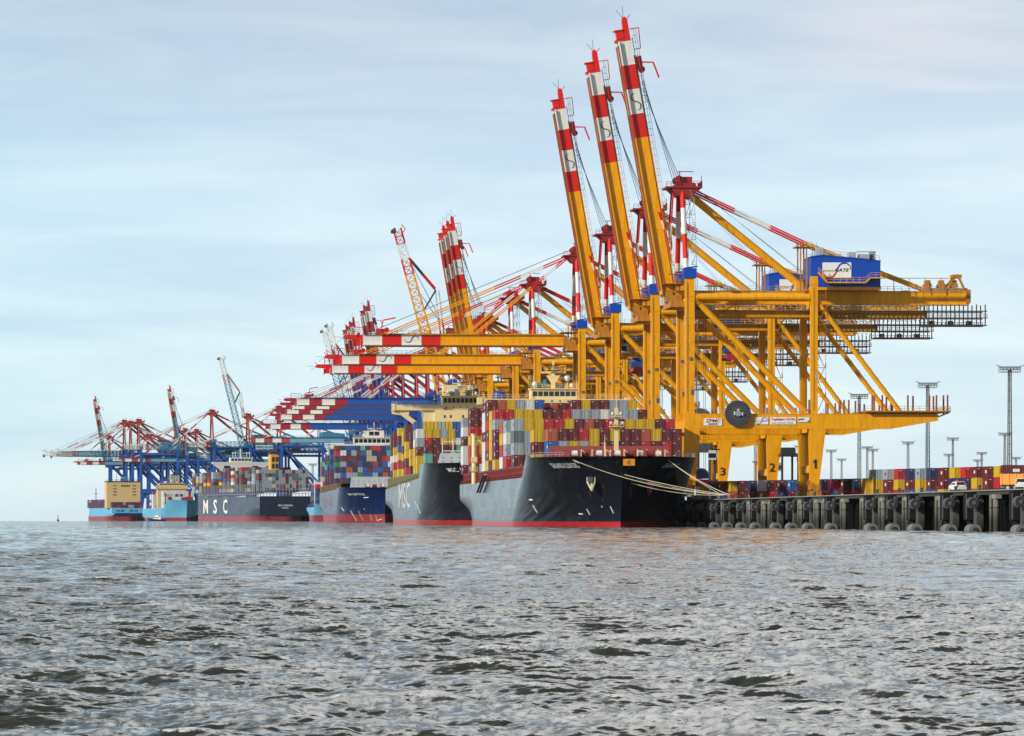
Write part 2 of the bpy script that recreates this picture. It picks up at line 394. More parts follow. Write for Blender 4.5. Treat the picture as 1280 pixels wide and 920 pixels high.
    b = MB(); b.box(0, 61, YC-3.4, YC-2.6, 52.6, 54.4); b.box(0, 61, YC+2.6, YC+3.4, 52.6, 54.4)
    for k in range(21):
        for s in (-3, 3): b.bar((1+k*3,YC+s,54.4),(1+k*3,YC+s*.75,56.2),.22)
    out(b, 'trolley_beam', 'yellow_mid' if pal=='yellow' else P['walk'])
    if rich:
        b = MB(); b.box(-2,70,YC-4.6,YC-3.6,59.2,59.3); b.rail([(-2,YC-4.6,59.3),(29.5,YC-4.6,59.3)],1.1,1.8,.05); b.rail([(49,YC-4.6,59.3),(70,YC-4.6,59.3)],1.1,1.8,.05)
        b.rail([(0,YC-4.4,54.5),(61,YC-4.4,54.5)],1.1,2.2,.05); b.box(0,61,YC-4.6,YC-3.5,54.35,54.45)
        out(b, 'girder_walkway', 'rail_grey')
        b = MB()      # festoon cable loops and knee bracing under the girder
        for k in range(20):
            for s_ in (-1, 1): b.bar((1+k*3,YC+s_*3,54.4 if k%2 else 56.2),(4+k*3,YC+s_*3,56.2 if k%2 else 54.4),.16)
        for k in range(24):
            P_ = [Vector((32+k*1.15+1.15*f, YC-3.9, 53.6-2.1*4*f*(1-f))) for f in (0,.25,.5,.75,1)]
            for a_, c_ in zip(P_[:-1], P_[1:]): b.bar(a_, c_, .1, .1, 1)
        b.bar((30,YC-3.9,53.7),(61,YC-3.9,53.7),.14,.14,1)
        out(b, 'festoon_bracing', ['yellow_mid' if pal=='yellow' else P['walk'], 'dark'])
        b = MB()
        for dy in (-1.2,.4,1.4): b.tube((1.0,YC+dy,86.6),(33.0,YC+dy,61.5+dy*.4),.035,0,5)
        for dy in (-2.0,2.0): b.tube((.4,YC+dy,85.6),(24.0,YC+dy,59.6),.035,0,5)
        out(b, 'rear_rope', 'rope')
        b = MB()      # zigzag stair on the landside leg
        for k in range(8):
            z0 = 29+k*3.6; x0, x1 = (32.3,33.9) if k%2==0 else (33.9,32.3)
            b.bar((x0,-.4,z0),(x1,-.4,z0+3.6),.5,.12); b.box(32.2,34.2,-.9,.5,z0+3.5,z0+3.6); b.rail([(34.2,-.9,z0+3.6),(34.2,.5,z0+3.6)],1.0,.7,.05)
            b.bar((34.15,-.85,z0),(34.15,-.85,z0+3.6),.1,.1)
        out(b, 'stair_tower', 'yellow_dark' if pal=='yellow' else P['walk'])
        # hanging cages at the rear end
        b = MB()
        for i in range(8):
            x = 60.3+i*2.2
            for y in (YC-3.6, YC+3.6): b.bar((x,y,50.6),(x,y,56.0),.26)
            b.bar((x,YC-3.6,50.7),(x,YC+3.6,50.7),.22)
        for z in (50.7, 52.6, 54.3):
            for y in (YC-3.6, YC+3.6): b.bar((60.3,y,z),(76.2,y,z),.26)
        b.bar((60.3,YC,50.7),(76.2,YC,50.7),.2); b.box(60.3,74.4,YC-.4,YC+.4,50.55,50.65)
        b.rail([(60.3,YC-3.6,52.6),(76.2,YC-3.6,52.6)],1.0,2.1,.07); b.rail([(60.3,YC+3.6,50.7),(76.2,YC+3.6,50.7)],1.0,1.05,.07)
        for k in range(3): b.box(61.8+k*4.7,63.1+k*4.7,YC-2,YC-1.0,50.7,51.9)
        out(b, 'maintenance_cage', 'dark_brown')
        # sheaves at the rear end of the girder
        b = MB(); b.box(60,71.5,YC-2,YC+2,59.2,60.2)
        for x in (61.5, 65, 68.2): b.tube((x,YC-2.2,60.8),(x,YC+2.2,60.8),.9,0,12); b.box(x-.6,x+.6,YC-1.6,YC+1.6,59.6,62.2)
        b.bar((66.0,YC-2,60),(68.9,YC-2,63.6),.55); b.bar((70.6,YC-2,60),(68.9,YC-2,63.6),.55); b.bar((66.0,YC+2,60),(68.9,YC+2,63.6),.55)
        b.box(67.6,70,YC-2.3,YC+2.3,62.8,63.6); b.box(71,72.2,YC-2.6,YC+2.6,56.4,59.8)
        b.bar((48,YC-3,62.6),(66.5,YC-3,62.6),.16)
        for x in (48.5,52.5,56.5,60.5,64.5): b.bar((x,YC-3,59.3),(x,YC-3,62.6),.14)
        out(b, 'rope_sheaves', 'yellow_dark' if pal=='yellow' else P['walk'])
    # rear stays, apex -> girder end
    for y0, y1 in ((8.2, 8.9), (12.8, 12.1)):
        b = MB()
        A = Vector((2.2,y0,84.6)); B = Vector((30.3,y0,71.6)); C2 = Vector((62.5,y1,59.4))
        for o_ in (0, .62):
            dz = Vector((0,0,-o_*1.15))
            for i, (f0, f1) in enumerate(((0,.36),(.36,.68),(.68,1))): b.bar(A.lerp(B,f0)+dz, A.lerp(B,f1)+dz, .3, .36, 0 if i != 1 else 1)
            b.bar(B+dz, C2+dz*.8, .3, .36, 2)
        out(b, 'rear_stay', [P['red'], P['white'], P['stay2']])
    b = MB()
    for x in (28.9, 30.4):
        for y in (7.6, 13.4): b.bar((x,y,59.3),(x,y,71.4),.34)
    b.box(27.6,31.6,7.0,14.0,70.3,70.55); b.rail([(27.6,7.0,70.55),(31.6,7.0,70.55)],1.1,1.3,.05)
    for k in range(10): b.bar((32.0,8.0,60+k*1.1),(32.9,8.0,60+k*1.1),.08)
    b.bar((32.0,8,59.5),(32.0,8,71.5),.12); b.bar((32.9,8,59.5),(32.9,8,71.5),.12)
    out(b, 'stay_support_post', P['walk'])
    # machinery house
    b = MB(); b.poly([(31.0,60.2),(48.6,60.2),(48.6,66.6),(34.0,68.0),(31.0,67.6)],3.6,17.4,0)
    b.poly([(30.9,67.6),(34.0,68.02),(48.7,66.62),(48.7,66.85),(34.0,68.3),(30.9,67.85)],3.4,17.6,0)
    house = out(b, 'machinery_house', P['house'])
    if rich:
        b = MB(); b.rail([(31.2,3.8,67.9),(33.5,3.8,68.3),(48.4,3.8,66.9)],1.1,1.6,.05); b.rail([(31.2,17.2,67.9),(48.4,17.2,66.9)],1.1,1.6,.05)
        out(b, 'roof_railing', 'rail_grey', house)
        b = MB(); b.box(32.6,34.4,6,9,68.1,70.2); out(b, 'roof_ventilator', 'grey', house)
        b = MB(); b.box(40.8,42.6,5,8,67.3,69.0); b.box(43.5,47.2,5,9,66.9,68.5); b.bar((42.6,5,69.1),(47.4,5,69.1),.3); b.box(46.0,47.6,5,6,67,69.3)
        out(b, 'roof_ventilator', 'grey', house)
        b = MB()
        pth = [(32.7,63.9),(35.0,61.4),(44.6,61.4),(45.9,62.6),(49.8,62.6)]
        for a, c in zip(pth[:-1], pth[1:]): b.bar((a[0],2.6,a[1]-.2),(c[0],2.6,c[1]-.2),1.8,.3,0)
        for a, c in zip(pth[:-1], pth[1:]): b.rail([(a[0],1.75,a[1]),(c[0],1.75,c[1])],1.1,1.5,.05)
        b.box(31.0,48.8,3.7,17.3,59.4,60.2)
        out(b, 'service_balcony', 'yellow' if pal=='yellow' else P['walk'], house)
    if pal == 'yellow':
        b = MB(); yy = 3.52
        b.box(33.9,41.2,yy-.06,yy+.04,62.4,66.3,0)
        fn = lambda u, v: (34.2+u, yy-.11, 64.0+v)
        put_text(b, 'msc', fn, width=2.6, height=.62, m=2, bold=.02)
        fn = lambda u, v: (37.0+u, yy-.11, 64.0+v)
        put_text(b, 'GATE', fn, width=3.7, height=.8, m=3, bold=.02, shear=.35)
        swoosh(b, lambda u, v: (34.1+u, yy-.09, 62.5+v), 6.9, 3.7, 1, 4)
        out(b, 'operator_sign', ['sign_white','letter_red','letter_gold','black_letter','blue'], house)
    # boom
    L = boom_L or 70.6
    b = MB(); nb = 7
    cuts = [0,.565,.65,.74,.826,.913,1.0]; mi = [0,1,2,1,2,1]
    a_ = tilt if up else 0.0
    # boom frame: X outwards from the hinge, Z the upper side
    th = R(180-a_)
    def T(mtx_a):  # local boom -> crane
        return DOWN @ Matrix.Translation((-4.4,0,58.6)) @ mtx_a
    Mx = Matrix(((-math.cos(R(a_)),0, math.sin(R(a_)),0),(0,1,0,0),(math.sin(R(a_)),0,math.cos(R(a_)),0),(0,0,0,1)))
    BM = T(Mx)
    def bout(mb, nm, mats, parent=root): return mb.build(nm, [M[x] for x in (mats if isinstance(mats, (list, tuple)) else [mats])], parent, mtx=BM)
    tip = BM @ Vector((L,YC,0))
    if kind == 'box':
        for (c0, c1, m_) in zip(cuts[:-1], cuts[1:], mi):
            if c1 == 1.0:
                b.poly([(c0*L,-.1),(L-1.6,.1),(L-.2,.3),(L,1.0),(L-.8,1.5),(c0*L,1.5)],YC-1.2,YC+1.2,1)
            else:
                b.box(c0*L, c1*L, YC-1.9, YC+1.9, -1.5, 1.5, m_)
                b.box(c0*L, c1*L, YC-2.7, YC+2.7, -1.85, -1.5, m_ if m_ else 0)
            b.box(c0*L, c0*L+.15, YC-1.97, YC+1.97, -1.5, 1.55, m_)
        b.bar((-.5,YC,0),(4,YC,-.3),3.2,2.6,0)
        boom = bout(b, 'boom', [P['boom'], P['red'], P['white']])
        b = MB()      # underside runway
        for y in (-2.35, 2.35): b.box(1, .90*L, YC+y-.12, YC+y+.12, -2.25, -1.85, 0)
        bout(b, 'trolley_runway', 'rust_brown')
        b = MB(); b.box(1,.565*L,YC-2.8,YC-2.0,1.75,1.87,0); b.box(.565*L,.92*L,YC-2.8,YC-2.0,1.75,1.87,1)
        b.box(.5,.86*L,YC-.3,YC+.9,1.5,1.95,0)
        b.rail([(1,YC-2.8,1.87),(.565*L,YC-2.8,1.87)],1.1,1.7,.05,0); b.rail([(.565*L,YC-2.8,1.87),(.95*L,YC-2.8,1.87)],1.1,1.7,.05,1)
        bout(b, 'boom_walkway', ['yellow_mid' if pal=='yellow' else P['walk'], 'dark'])
        b = MB(); hx = L
        b.box(hx-5.4,hx-3.2,YC-1.3,YC+1.3,-1.9,-.1,0); b.box(hx-6.1,hx-5.6,YC-1.8,YC+1.8,-2.5,-.3,0); b.box(hx-3.4,hx-3.1,YC-1.5,YC+1.5,-2.4,-.1,0)
        b.bar((hx-.6,YC-1.1,1.4),(hx+.2,YC-1.1,2.4),.2)
        b.bar((hx-3.4,YC-1.9,1.5),(hx-3.4,YC-1.9,3.9),.22); b.bar((hx-3.4,YC-1.9,3.9),(hx-8.6,YC-1.9,3.5),.22); b.bar((hx-8.6,YC-1.9,3.5),(hx-8.6,YC-1.9,1.9),.2)
        bout(b, 'boom_head', P['red'])
        b = MB(); b.bar((hx-.3,YC,.6),(hx+2.8,YC-.5,.9),.1); b.bar((hx-.3,YC,.6),(hx+2.0,YC,-.8),.1); bout(b, 'antenna', 'dark')
        b = MB(); jx = .83*L
        b.box(jx-1.6,jx+1.6,YC-1.3,YC+1.3,1.5,3.4,0); b.bar((jx,YC-1.5,3),(jx-.6,YC-1.5,6.2),.32); b.bar((jx-.6,YC-1.5,6.1),(jx-4.6,YC-1.5,6.9),.4)
        b.tube((jx-1.8,YC-1,3.1),(jx-1.8,YC+1,3.1),.8,0,10)
        bout(b, 'boom_jib', P['red'])
        if pal == 'yellow':
            b = MB(); c = .695*L
            for sy, yy in ((1, YC-1.99),):
                fn = lambda u, v, yy=yy: (c+2.0-u, yy, -.95+v)
                swoosh(b, fn, 4.2, 2.1, 0, 0, 1.1)
            bout(b, 'boom_emblem', 'black_letter')
    else:
        LL = L
        b.lattice((0,YC-3.4,0),(LL,YC-3.4,0),1.4,4.6,22,.15,0,hz2=3.4,mats=[0,0,0,0,0,0,0,1,2,1] if pal=='yellow' else [0,0,0,0,0,0,0,1,2,2])
        b.lattice((0,YC+3.4,0),(LL,YC+3.4,0),1.4,4.6,22,.15,0,hz2=3.4,mats=[0,0,0,0,0,0,0,1,2,1] if pal=='yellow' else [0,0,0,0,0,0,0,1,2,2])
        for k in range(12): b.bar((k*LL/11,YC-2,-1.2),(k*LL/11,YC+2,-1.2),.25,m=0)
        bout(b, 'boom', [P['boom'] if pal=='yellow' else 'teal', P['red'], P['white']])
        b = MB(); b.bar((LL-3,YC-3,1.3),(LL-1,YC-3,3.4),.3); b.bar((LL-1,YC-3,3.4),(LL+1.2,YC-3,2.2),.3); bout(b, 'boom_jib', 'dark')
        b = MB(); b.box(LL-1.6,LL+.6,YC-3,YC+3,-1.6,-.8)
        b.tube((LL-.6,YC-3,-2.2),(LL-.6,YC+3,-2.2),.9,0,10)
        bout(b, 'boom_head', 'dark')
    # hinge block between leg and boom
    b = MB(); b.box(-5.2,-1.2,YC-3,YC+3,56.4,58.2); b.box(-4.6,0,1,20,54.9,56.4)
    b.tube((-4.4,YC-2.6,58.5),(-4.4,YC+2.6,58.5),1.0,0,12); b.box(-6.2,-.6,3.0,18,60.8,60.95); b.rail([(-6.2,3.0,60.95),(-.8,3.0,60.95)],1.1,1.4,.06)
    b.bar((-3.0,4,58),(-3.0,4,63.4),.4); b.bar((-3.0,17,58),(-3.0,17,63.4),.4); b.box(-4.8,-1.6,3.4,6.0,63.2,63.4); b.rail([(-4.8,3.4,63.4),(-1.6,3.4,63.4)],1.1,1.4,.06)
    out(b, 'boom_hinge', 'yellow_dark' if pal=='yellow' else P['walk'])
    # stays and ropes between apex and boom
    top = lambda f, dy, dz=1.6: BM @ Vector((f*L, YC+dy, dz))
    UPM = Matrix.Translation((0,0,-QZ))
    ap = UPM @ Vector((-2.4,YC,86.2))
    if up:
        b = MB(); J = .80 if kind == 'box' else .66
        if kind == 'box':
            for k in range(4):
                p = top(J-.022*k, -1.2+.8*k, 2.6); q = ap + Vector((.75*k-.9,-1.2+.8*k,1.0))
                b.tube(p, q, .075, 0, 5)
            b.build('hoist_rope', [M['rope']], root)
            for dy in (-2.4, 2.4):     # folded forestay links hanging beside the mast
                b = MB(); A = ap+Vector((-.8,dy,-1)); Bp = ap+Vector((-4.6,dy,-7)); Cc = top(.12,dy,1.8)
                bands(b, A, A+Vector((-.6,0,-9)), 1, .4, .4, 0, 0); bands(b, A+Vector((-.6,0,-9)), A+Vector((-.6,0,-19)), 3, .4, .4, 1, 0)
                bands(b, Bp, Cc+Vector((0,0,3)), 4, .4, .4, 0, 1)
                b.bar(top(.30,dy,1.9), Cc, .5, .5, 0)
                b.build('folded_forestay', [M[P['red']], M[P['white']]], root)
        else:
            for dy in (-2.6, 2.6):
                b = MB(); K = Vector((-7.6,YC+dy,105-QZ)); A = BM @ Vector((.80*L,YC+dy,1.9)); G_ = Vector((-5.2,YC+dy,84-QZ))
                for o_ in (0,.9): b.bar(A+Vector((0,0,o_)), A.lerp(K,.5)+Vector((0,0,o_)), .34, .34, 1)
                for o_ in (0,.9): b.bar(A.lerp(K,.5)+Vector((0,0,o_)), K+Vector((0,0,o_)), .38, .38, 0)
                for o_ in (0,1.6): b.bar(K+Vector((o_,0,0)), K.lerp(G_,.6)+Vector((o_,0,0)), .3, .3, 2); b.bar(K.lerp(G_,.6)+Vector((o_,0,0)), G_+Vector((o_,0,0)), .34, .34, 0)
                b.bar(K, BM @ Vector((.50*L,YC+dy,2.0)), .6, .6, 1); b.tube(BM @ Vector((.8*L,YC+dy,1.6)), ap, .07, 1, 5)
                b.tube(BM @ Vector((.62*L,YC+dy,1.6)), ap, .08, 1, 5)
                b.build('folded_forestay', [M[P['red']], M['dark'], M[P['white']]], root)
    else:
        for dy in (-1.6, 1.6):
            for f, nm in ((.83, 'outer_forestay'), (.42, 'inner_forestay')):
                b = MB(); A = ap+Vector((-.8,dy,-.6)); Bq = top(f, dy*.8, 1.5)
                seq = [0,1,0,2] if pal == 'yellow' else [0,1,0,1,0,1]
                for o_ in (0, .75):
                    for i, m_ in enumerate(seq):
                        n = len(seq); lo = A.lerp(Bq, i/n) if pal!='yellow' else A.lerp(Bq, [0,.14,.26,.40][i]); hi = A.lerp(Bq,(i+1)/n) if pal!='yellow' else A.lerp(Bq,[.14,.26,.40,1][i])
                        b.bar(lo+Vector((0,0,-o_)), hi+Vector((0,0,-o_)), .34, .36, m_)
                b.build(nm, [M[P['red']], M[P['white']], M[P['boom']]], root)
        b = MB()
        for dy in (-.6, .2, .9): b.tube(ap+Vector((0,dy,1.2)), top(.88, dy, 2.4), .08, 0, 5)
        b.build('hoist_rope', [M['rope']], root)
    if rich:
        # cable reel hanging on the near portal beam
        b = MB(); c = (11.9, -2.0, 28.2)
        b.tube((c[0],-2.3,c[2]),(c[0],-1.75,c[2]),3.25,1,40)
        for k in range(36):
            a1 = 2*math.pi*k/36
            b.bar((c[0]+1.1*math.cos(a1),-2.34,c[2]+1.1*math.sin(a1)),(c[0]+3.4*math.cos(a1),-2.34,c[2]+3.4*math.sin(a1)),.1,.13,3)
        for k in range(0):
            a1 = 2*math.pi*k/36
            b.bar((c[0]+.7*math.cos(a1),-1.65,c[2]+.7*math.sin(a1)),(c[0]+3.35*math.cos(a1),-1.65,c[2]+3.35*math.sin(a1)),.1,.16,3)
        b.tube((c[0],-2.8,c[2]),(c[0],-1.2,c[2]),.75,0,16); b.box(c[0]-1.1,c[0]-.8,-2.9,-2.75,c[2]-.4,c[2]+.5,2); b.box(c[0]+.9,c[0]+1.2,-2.9,-2.75,c[2]-.5,c[2]+.3,2); b.box(c[0]-.3,c[0]+.3,-2.9,-2.75,c[2]+.8,c[2]+1.1,2)
        b.box(c[0]-1.4,c[0]+1.4,-1.6,-1.25,25.5,30)
        out(b, 'cable_reel', ['rail_grey','reel_dark','white','mast_grey'])
    if rich and pal == 'yellow':
        fy = -1.42
        b = MB(); b.box(3.4,8.0,fy,fy+.06,25.2,27.0,0)
        put_text(b,'ZPMC',lambda u,v:(3.8+u,fy-.05,26.0+v),width=3.9,height=.8,m=1,bold=.02,shear=.2)
        put_text(b,'2009',lambda u,v:(4.5+u,fy-.05,25.4+v),width=2.4,height=.38,m=2,bold=.03)
        out(b,'maker_sign',['sign_white','letter_red','black_letter'])
        b = MB(); b.box(16.2,19.6,fy,fy+.06,25.5,27.3,0)
        swoosh(b, lambda u,v:(16.4+u,fy-.05,25.6+v),3.0,1.6,1,2); put_text(b,'msc',lambda u,v:(16.4+u,fy-.08,26.25+v),width=1.1,height=.3,m=3); put_text(b,'GATE',lambda u,v:(17.9+u,fy-.08,26.25+v),width=1.4,height=.3,m=2)
        out(b,'operator_sign',['sign_white','letter_red','blue','letter_gold'])
        b = MB(); b.box(20.1,26.6,fy,fy+.06,25.5,27.3,0)
        put_text(b,'Tragfähigkeit 127/100t',lambda u,v:(20.35+u,fy-.05,26.55+v),width=6.0,height=.5,m=1,bold=.02)
        put_text(b,'unter Spreader 60/65t',lambda u,v:(20.5+u,fy-.05,25.75+v),width=5.4,height=.34,m=2,bold=.0)
        out(b,'load_sign',['sign_white','letter_red','black_letter'])
        b = MB(); b.box(27.1,30.0,fy,fy+.06,26.1,27.3,0); b.box(27.1,27.5,fy-.05,fy,26.5,26.8,1); b.poly([(29.4,26.2),(30.0,26.2),(29.8,26.6)],fy-.05,fy,1)
        put_text(b,'EMG',lambda u,v:(27.5+u,fy-.06,26.6+v),width=1.2,height=.4,m=1)
        out(b,'small_sign',['sign_white','black_letter'])
    # trolley with operator cabin (origin at its own centre so it can be shifted)
    b = MB(); b.box(-3.2,3.2,YC-3.2,YC+3.2,54.4,55.6,0); b.box(-1.5,1.5,YC-2.4,YC+2.4,53.4,54.4,0)
    b.box(-4.6,-2.6,YC-4.6,YC-2.4,50.6,53.2,2); b.box(-4.7,-3.2,YC-4.7,YC-3.0,51.1,52.5,1); b.box(-4.0,-3.4,YC-4,YC-3.4,53.2,54.6,0)
    tr = out(b, 'trolley', ['dark','glass','grey'])
    return root
M['reel_dark'] = paint('dark_reel_steel', (.018,.022,.035), .5, .2)
M['rust_brown'] = paint('rust_primer_steel', (.26,.075,.03), .6, .4)
M['dark_brown'] = paint('dark_brown_steel', (.075,.04,.03), .6, .4)
def spreader(x, z, rope_top=54.4):
    """hoist block and spreader as parts hung below the trolley"""
    b = MB()
    for dx in (-.9,.9):
        for dy in (-2,2): b.tube((x+dx,YC+dy,z+3.0),(x+dx,YC+dy,rope_top),.06,2,5)
    b.sphere((x,YC,z+2.3),1.9,0,12,6,.75); b.box(x-1.6,x+1.6,YC-2.6,YC+2.6,z+1.0,z+2.4,0)
    b.box(x-1.2,x+1.2,YC-6,YC+6,z-.4,z+.5,1); b.box(x-1.3,x+1.3,YC-6.1,YC-5.6,z-.9,z+.7,1); b.box(x-1.3,x+1.3,YC+5.6,YC+6.1,z-.9,z+.7,1)
    return b
def place_crane(root, p, rz, name_label, group, scale=1.0, cat='crane'):
    root.location = (p[0], p[1], QZ*1.0 - drop(p[1], p[0])); root.rotation_euler = (0,0,rz)
    if scale != 1.0: root.scale = (scale,)*3
    tag(root, name_label, cat, group)
    return root
YP = ANG
protos = {}
def crane(pal, kind, up, rich, tr_w, **k):
    key = (pal, kind, up, rich, tuple(sorted(k.items())))
    if key not in protos:
        protos[key] = build_crane('%s_container_crane' % {'yellow':'yellow','blue':'blue','teal':'teal'}[pal], pal, kind, up, rich, **k); r = protos[key]
    else:
        r = protos[key].copy(); COL.objects.link(r)
        for ch in list(protos[key].children):
            if not ch.name.startswith(('leg_number', 'hoist_block')): copy_tree(ch, r)
    for ch in r.children:
        if ch.name.startswith('trolley') and not ch.name.startswith(('trolley_b','trolley_r')): ch.location = (tr_w, 0, 0)
    return r
GY = 'yellow container cranes along the quay'; GB = 'blue container cranes farther along the quay'; GT = 'pale blue and teal container cranes at the far end'
def t_of(r): return (r-1)*1240/CA
specs = [ # r, palette, kind, up, rich, trolley, spreader z, number, label
 (1.0,  'yellow','box',True, True, 4, 11.0, '1', 'nearest yellow container crane with raised striped boom, leg number 1 and full blue machinery house'),
 (1.071,'yellow','box',True, True, 21, 45.6,'2', 'second yellow crane with raised striped boom, middle of the three tallest, leg number 2'),
 (1.167,'yellow','box',True, True, 7, 45.6, '3', 'third yellow crane with raised striped boom, leftmost of the three tallest, leg number 3'),
 (1.262,'yellow','box',False,True, 12, 0, '', 'yellow crane with lowered striped boom, highest of the three lowered yellow booms'),
 (1.417,'yellow','box',False,True, 18, 0, '', 'yellow crane with lowered striped boom, middle of the three lowered yellow booms'),
 (1.505,'yellow','box',False,True, 10, 0, '', 'yellow crane with lowered striped boom, lowest of the three lowered yellow booms'),
 (1.664,'yellow','box',True, False, 12, 0, '', 'yellow crane with raised boom, rightmost of the three tightly overlapping ones mid picture'),
 (1.690,'yellow','box',True, False, 12, 0, '', 'yellow crane with raised boom, middle of the three tightly overlapping ones mid picture'),
 (1.716,'yellow','box',True, False, 12, 0, '', 'yellow crane with raised boom, leftmost of the three tightly overlapping ones mid picture'),
 (1.80, 'yellow','lattice',True, False, 12, 0, '', 'yellow crane with raised open lattice boom and folded stays'),
 (1.93, 'blue','box',False,False, 12, 0, '', 'blue crane with lowered red and white tipped boom, topmost of the lowered blue booms'),
 (2.00, 'blue','box',False,False, 12, 0, '', 'blue crane with lowered striped boom, second of the lowered blue booms from above'),
 (2.09, 'blue','box',False,False, 12, 0, '', 'blue crane with lowered striped boom, third of the lowered blue booms from above'),
 (2.21, 'blue','box',False,False, 12, 0, '', 'blue crane with lowered striped boom, fourth of the lowered blue booms from above'),
 (2.44, 'blue','box',False,False, 12, 0, '', 'blue crane with lowered red and white tipped boom, lowest of the lowered blue booms'),
 (2.31, 'blue','box',True, False, 12, 0, '', 'blue crane with raised crimson and white boom, rightmost and highest of five'),
 (2.36, 'blue','box',True, False, 12, 0, '', 'blue crane with raised crimson and white boom, second from right of five'),
 (2.50, 'blue','box',True, False, 12, 0, '', 'blue crane with raised crimson and white boom, middle of five'),
 (2.55, 'blue','box',True, False, 12, 0, '', 'blue crane with raised crimson and white boom, second from left of five'),
 (2.60, 'blue','box',True, False, 12, 0, '', 'blue crane with raised crimson and white boom, leftmost of five'),
 (2.70, 'teal','lattice',True, False, 12, 0, '', 'teal crane with raised lattice boom, right one of the pair behind the striped booms'),
 (2.78, 'teal','lattice',True, False, 12, 0, '', 'teal crane with raised lattice boom, left one of the pair behind the striped booms'),
 (2.87, 'teal','box',False,False, 12, 0, '', 'teal crane with lowered pale blue boom tipped faded red and white under blue booms'),
]
for (r_, pal, kind, up, rich, tw, sz, num, lab) in specs:
    kw = dict(boom_L=77.0, tilt=74.5) if (kind == 'lattice' and pal == 'yellow') else (dict(boom_L=77.0, tilt=76) if kind == 'lattice' else {})
    c = crane(pal, kind, up, rich, tw, **kw)
    t = t_of(r_); p = Q(3.2 if 1.6 < r_ < 1.75 else (-2.5 if r_ == 1.80 else 0), t)
    place_crane(c, p, YP, lab, {'yellow':GY,'blue':GB,'teal':GT}[pal])
    if sz:
        b = spreader(tw, sz); b.build('hoist_block', [M['blue_dark'], M['maroon_red'], M['rope']], c, mtx=DOWN)
    if num:
        b = MB()
        if num == '1': b.add([(x_, -1.34, z_) for x_, z_ in ((31.3,14.5),(31.75,14.5),(31.75,16.8),(31.4,16.8),(30.85,16.2),(30.85,15.85),(31.3,16.2))], [tuple(range(7))])
        else: put_text(b, num, lambda u, v: (30.6+u, -1.34, 14.6+v), width=1.5, height=2.2, m=0, bold=.01)
        b.build('leg_number', [M['black_letter']], c, mtx=DOWN)
# far end, where the quay bends seaward
A2 = ANG + R(5.4)
far = [ # leg px, r, kind, up, label
 (158,3.43,'lattice',False,'far teal crane with lowered lattice boom reaching farthest left, nearest of three'),
 (166,3.47,'lattice',False,'far teal crane with lowered lattice boom, middle of the three at far left'),
 (176,3.40,'lattice',False,'far teal crane with lowered lattice boom, rightmost of the three at far left'),
 (139,4.1,'box',True,'far teal crane with raised red and white boom, leftmost raised boom in the picture'),
 (187,4.02,'box',False,'far teal crane with lowered striped boom, low over the beige ship bridge'),
 (234,3.77,'box',True,'far teal crane with raised striped boom, second raised boom from the left'),
 (248,3.80,'box',False,'far teal crane with lowered striped boom above the small cream ship bridge'),
 (268,3.13,'lattice',False,'far teal crane with lowered lattice boom and tall red mast left of raised lattice boom'),
 (313,3.25,'lattice',True,'far blue crane with raised lattice boom standing alone above the far grey ship'),
 (352,3.02,'lattice',False,'far blue crane with lowered boom and thin legs right of the far grey ship'),
 (222,4.2,'lattice',False,'far teal crane with lowered lattice boom behind the small cream ship bridge'),
]
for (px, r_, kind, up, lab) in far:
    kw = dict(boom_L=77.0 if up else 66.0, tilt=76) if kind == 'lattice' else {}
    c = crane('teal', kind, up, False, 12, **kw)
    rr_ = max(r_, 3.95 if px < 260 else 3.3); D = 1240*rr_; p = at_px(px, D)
    place_crane(c, p, A2, lab, GT, scale=rr_/r_)
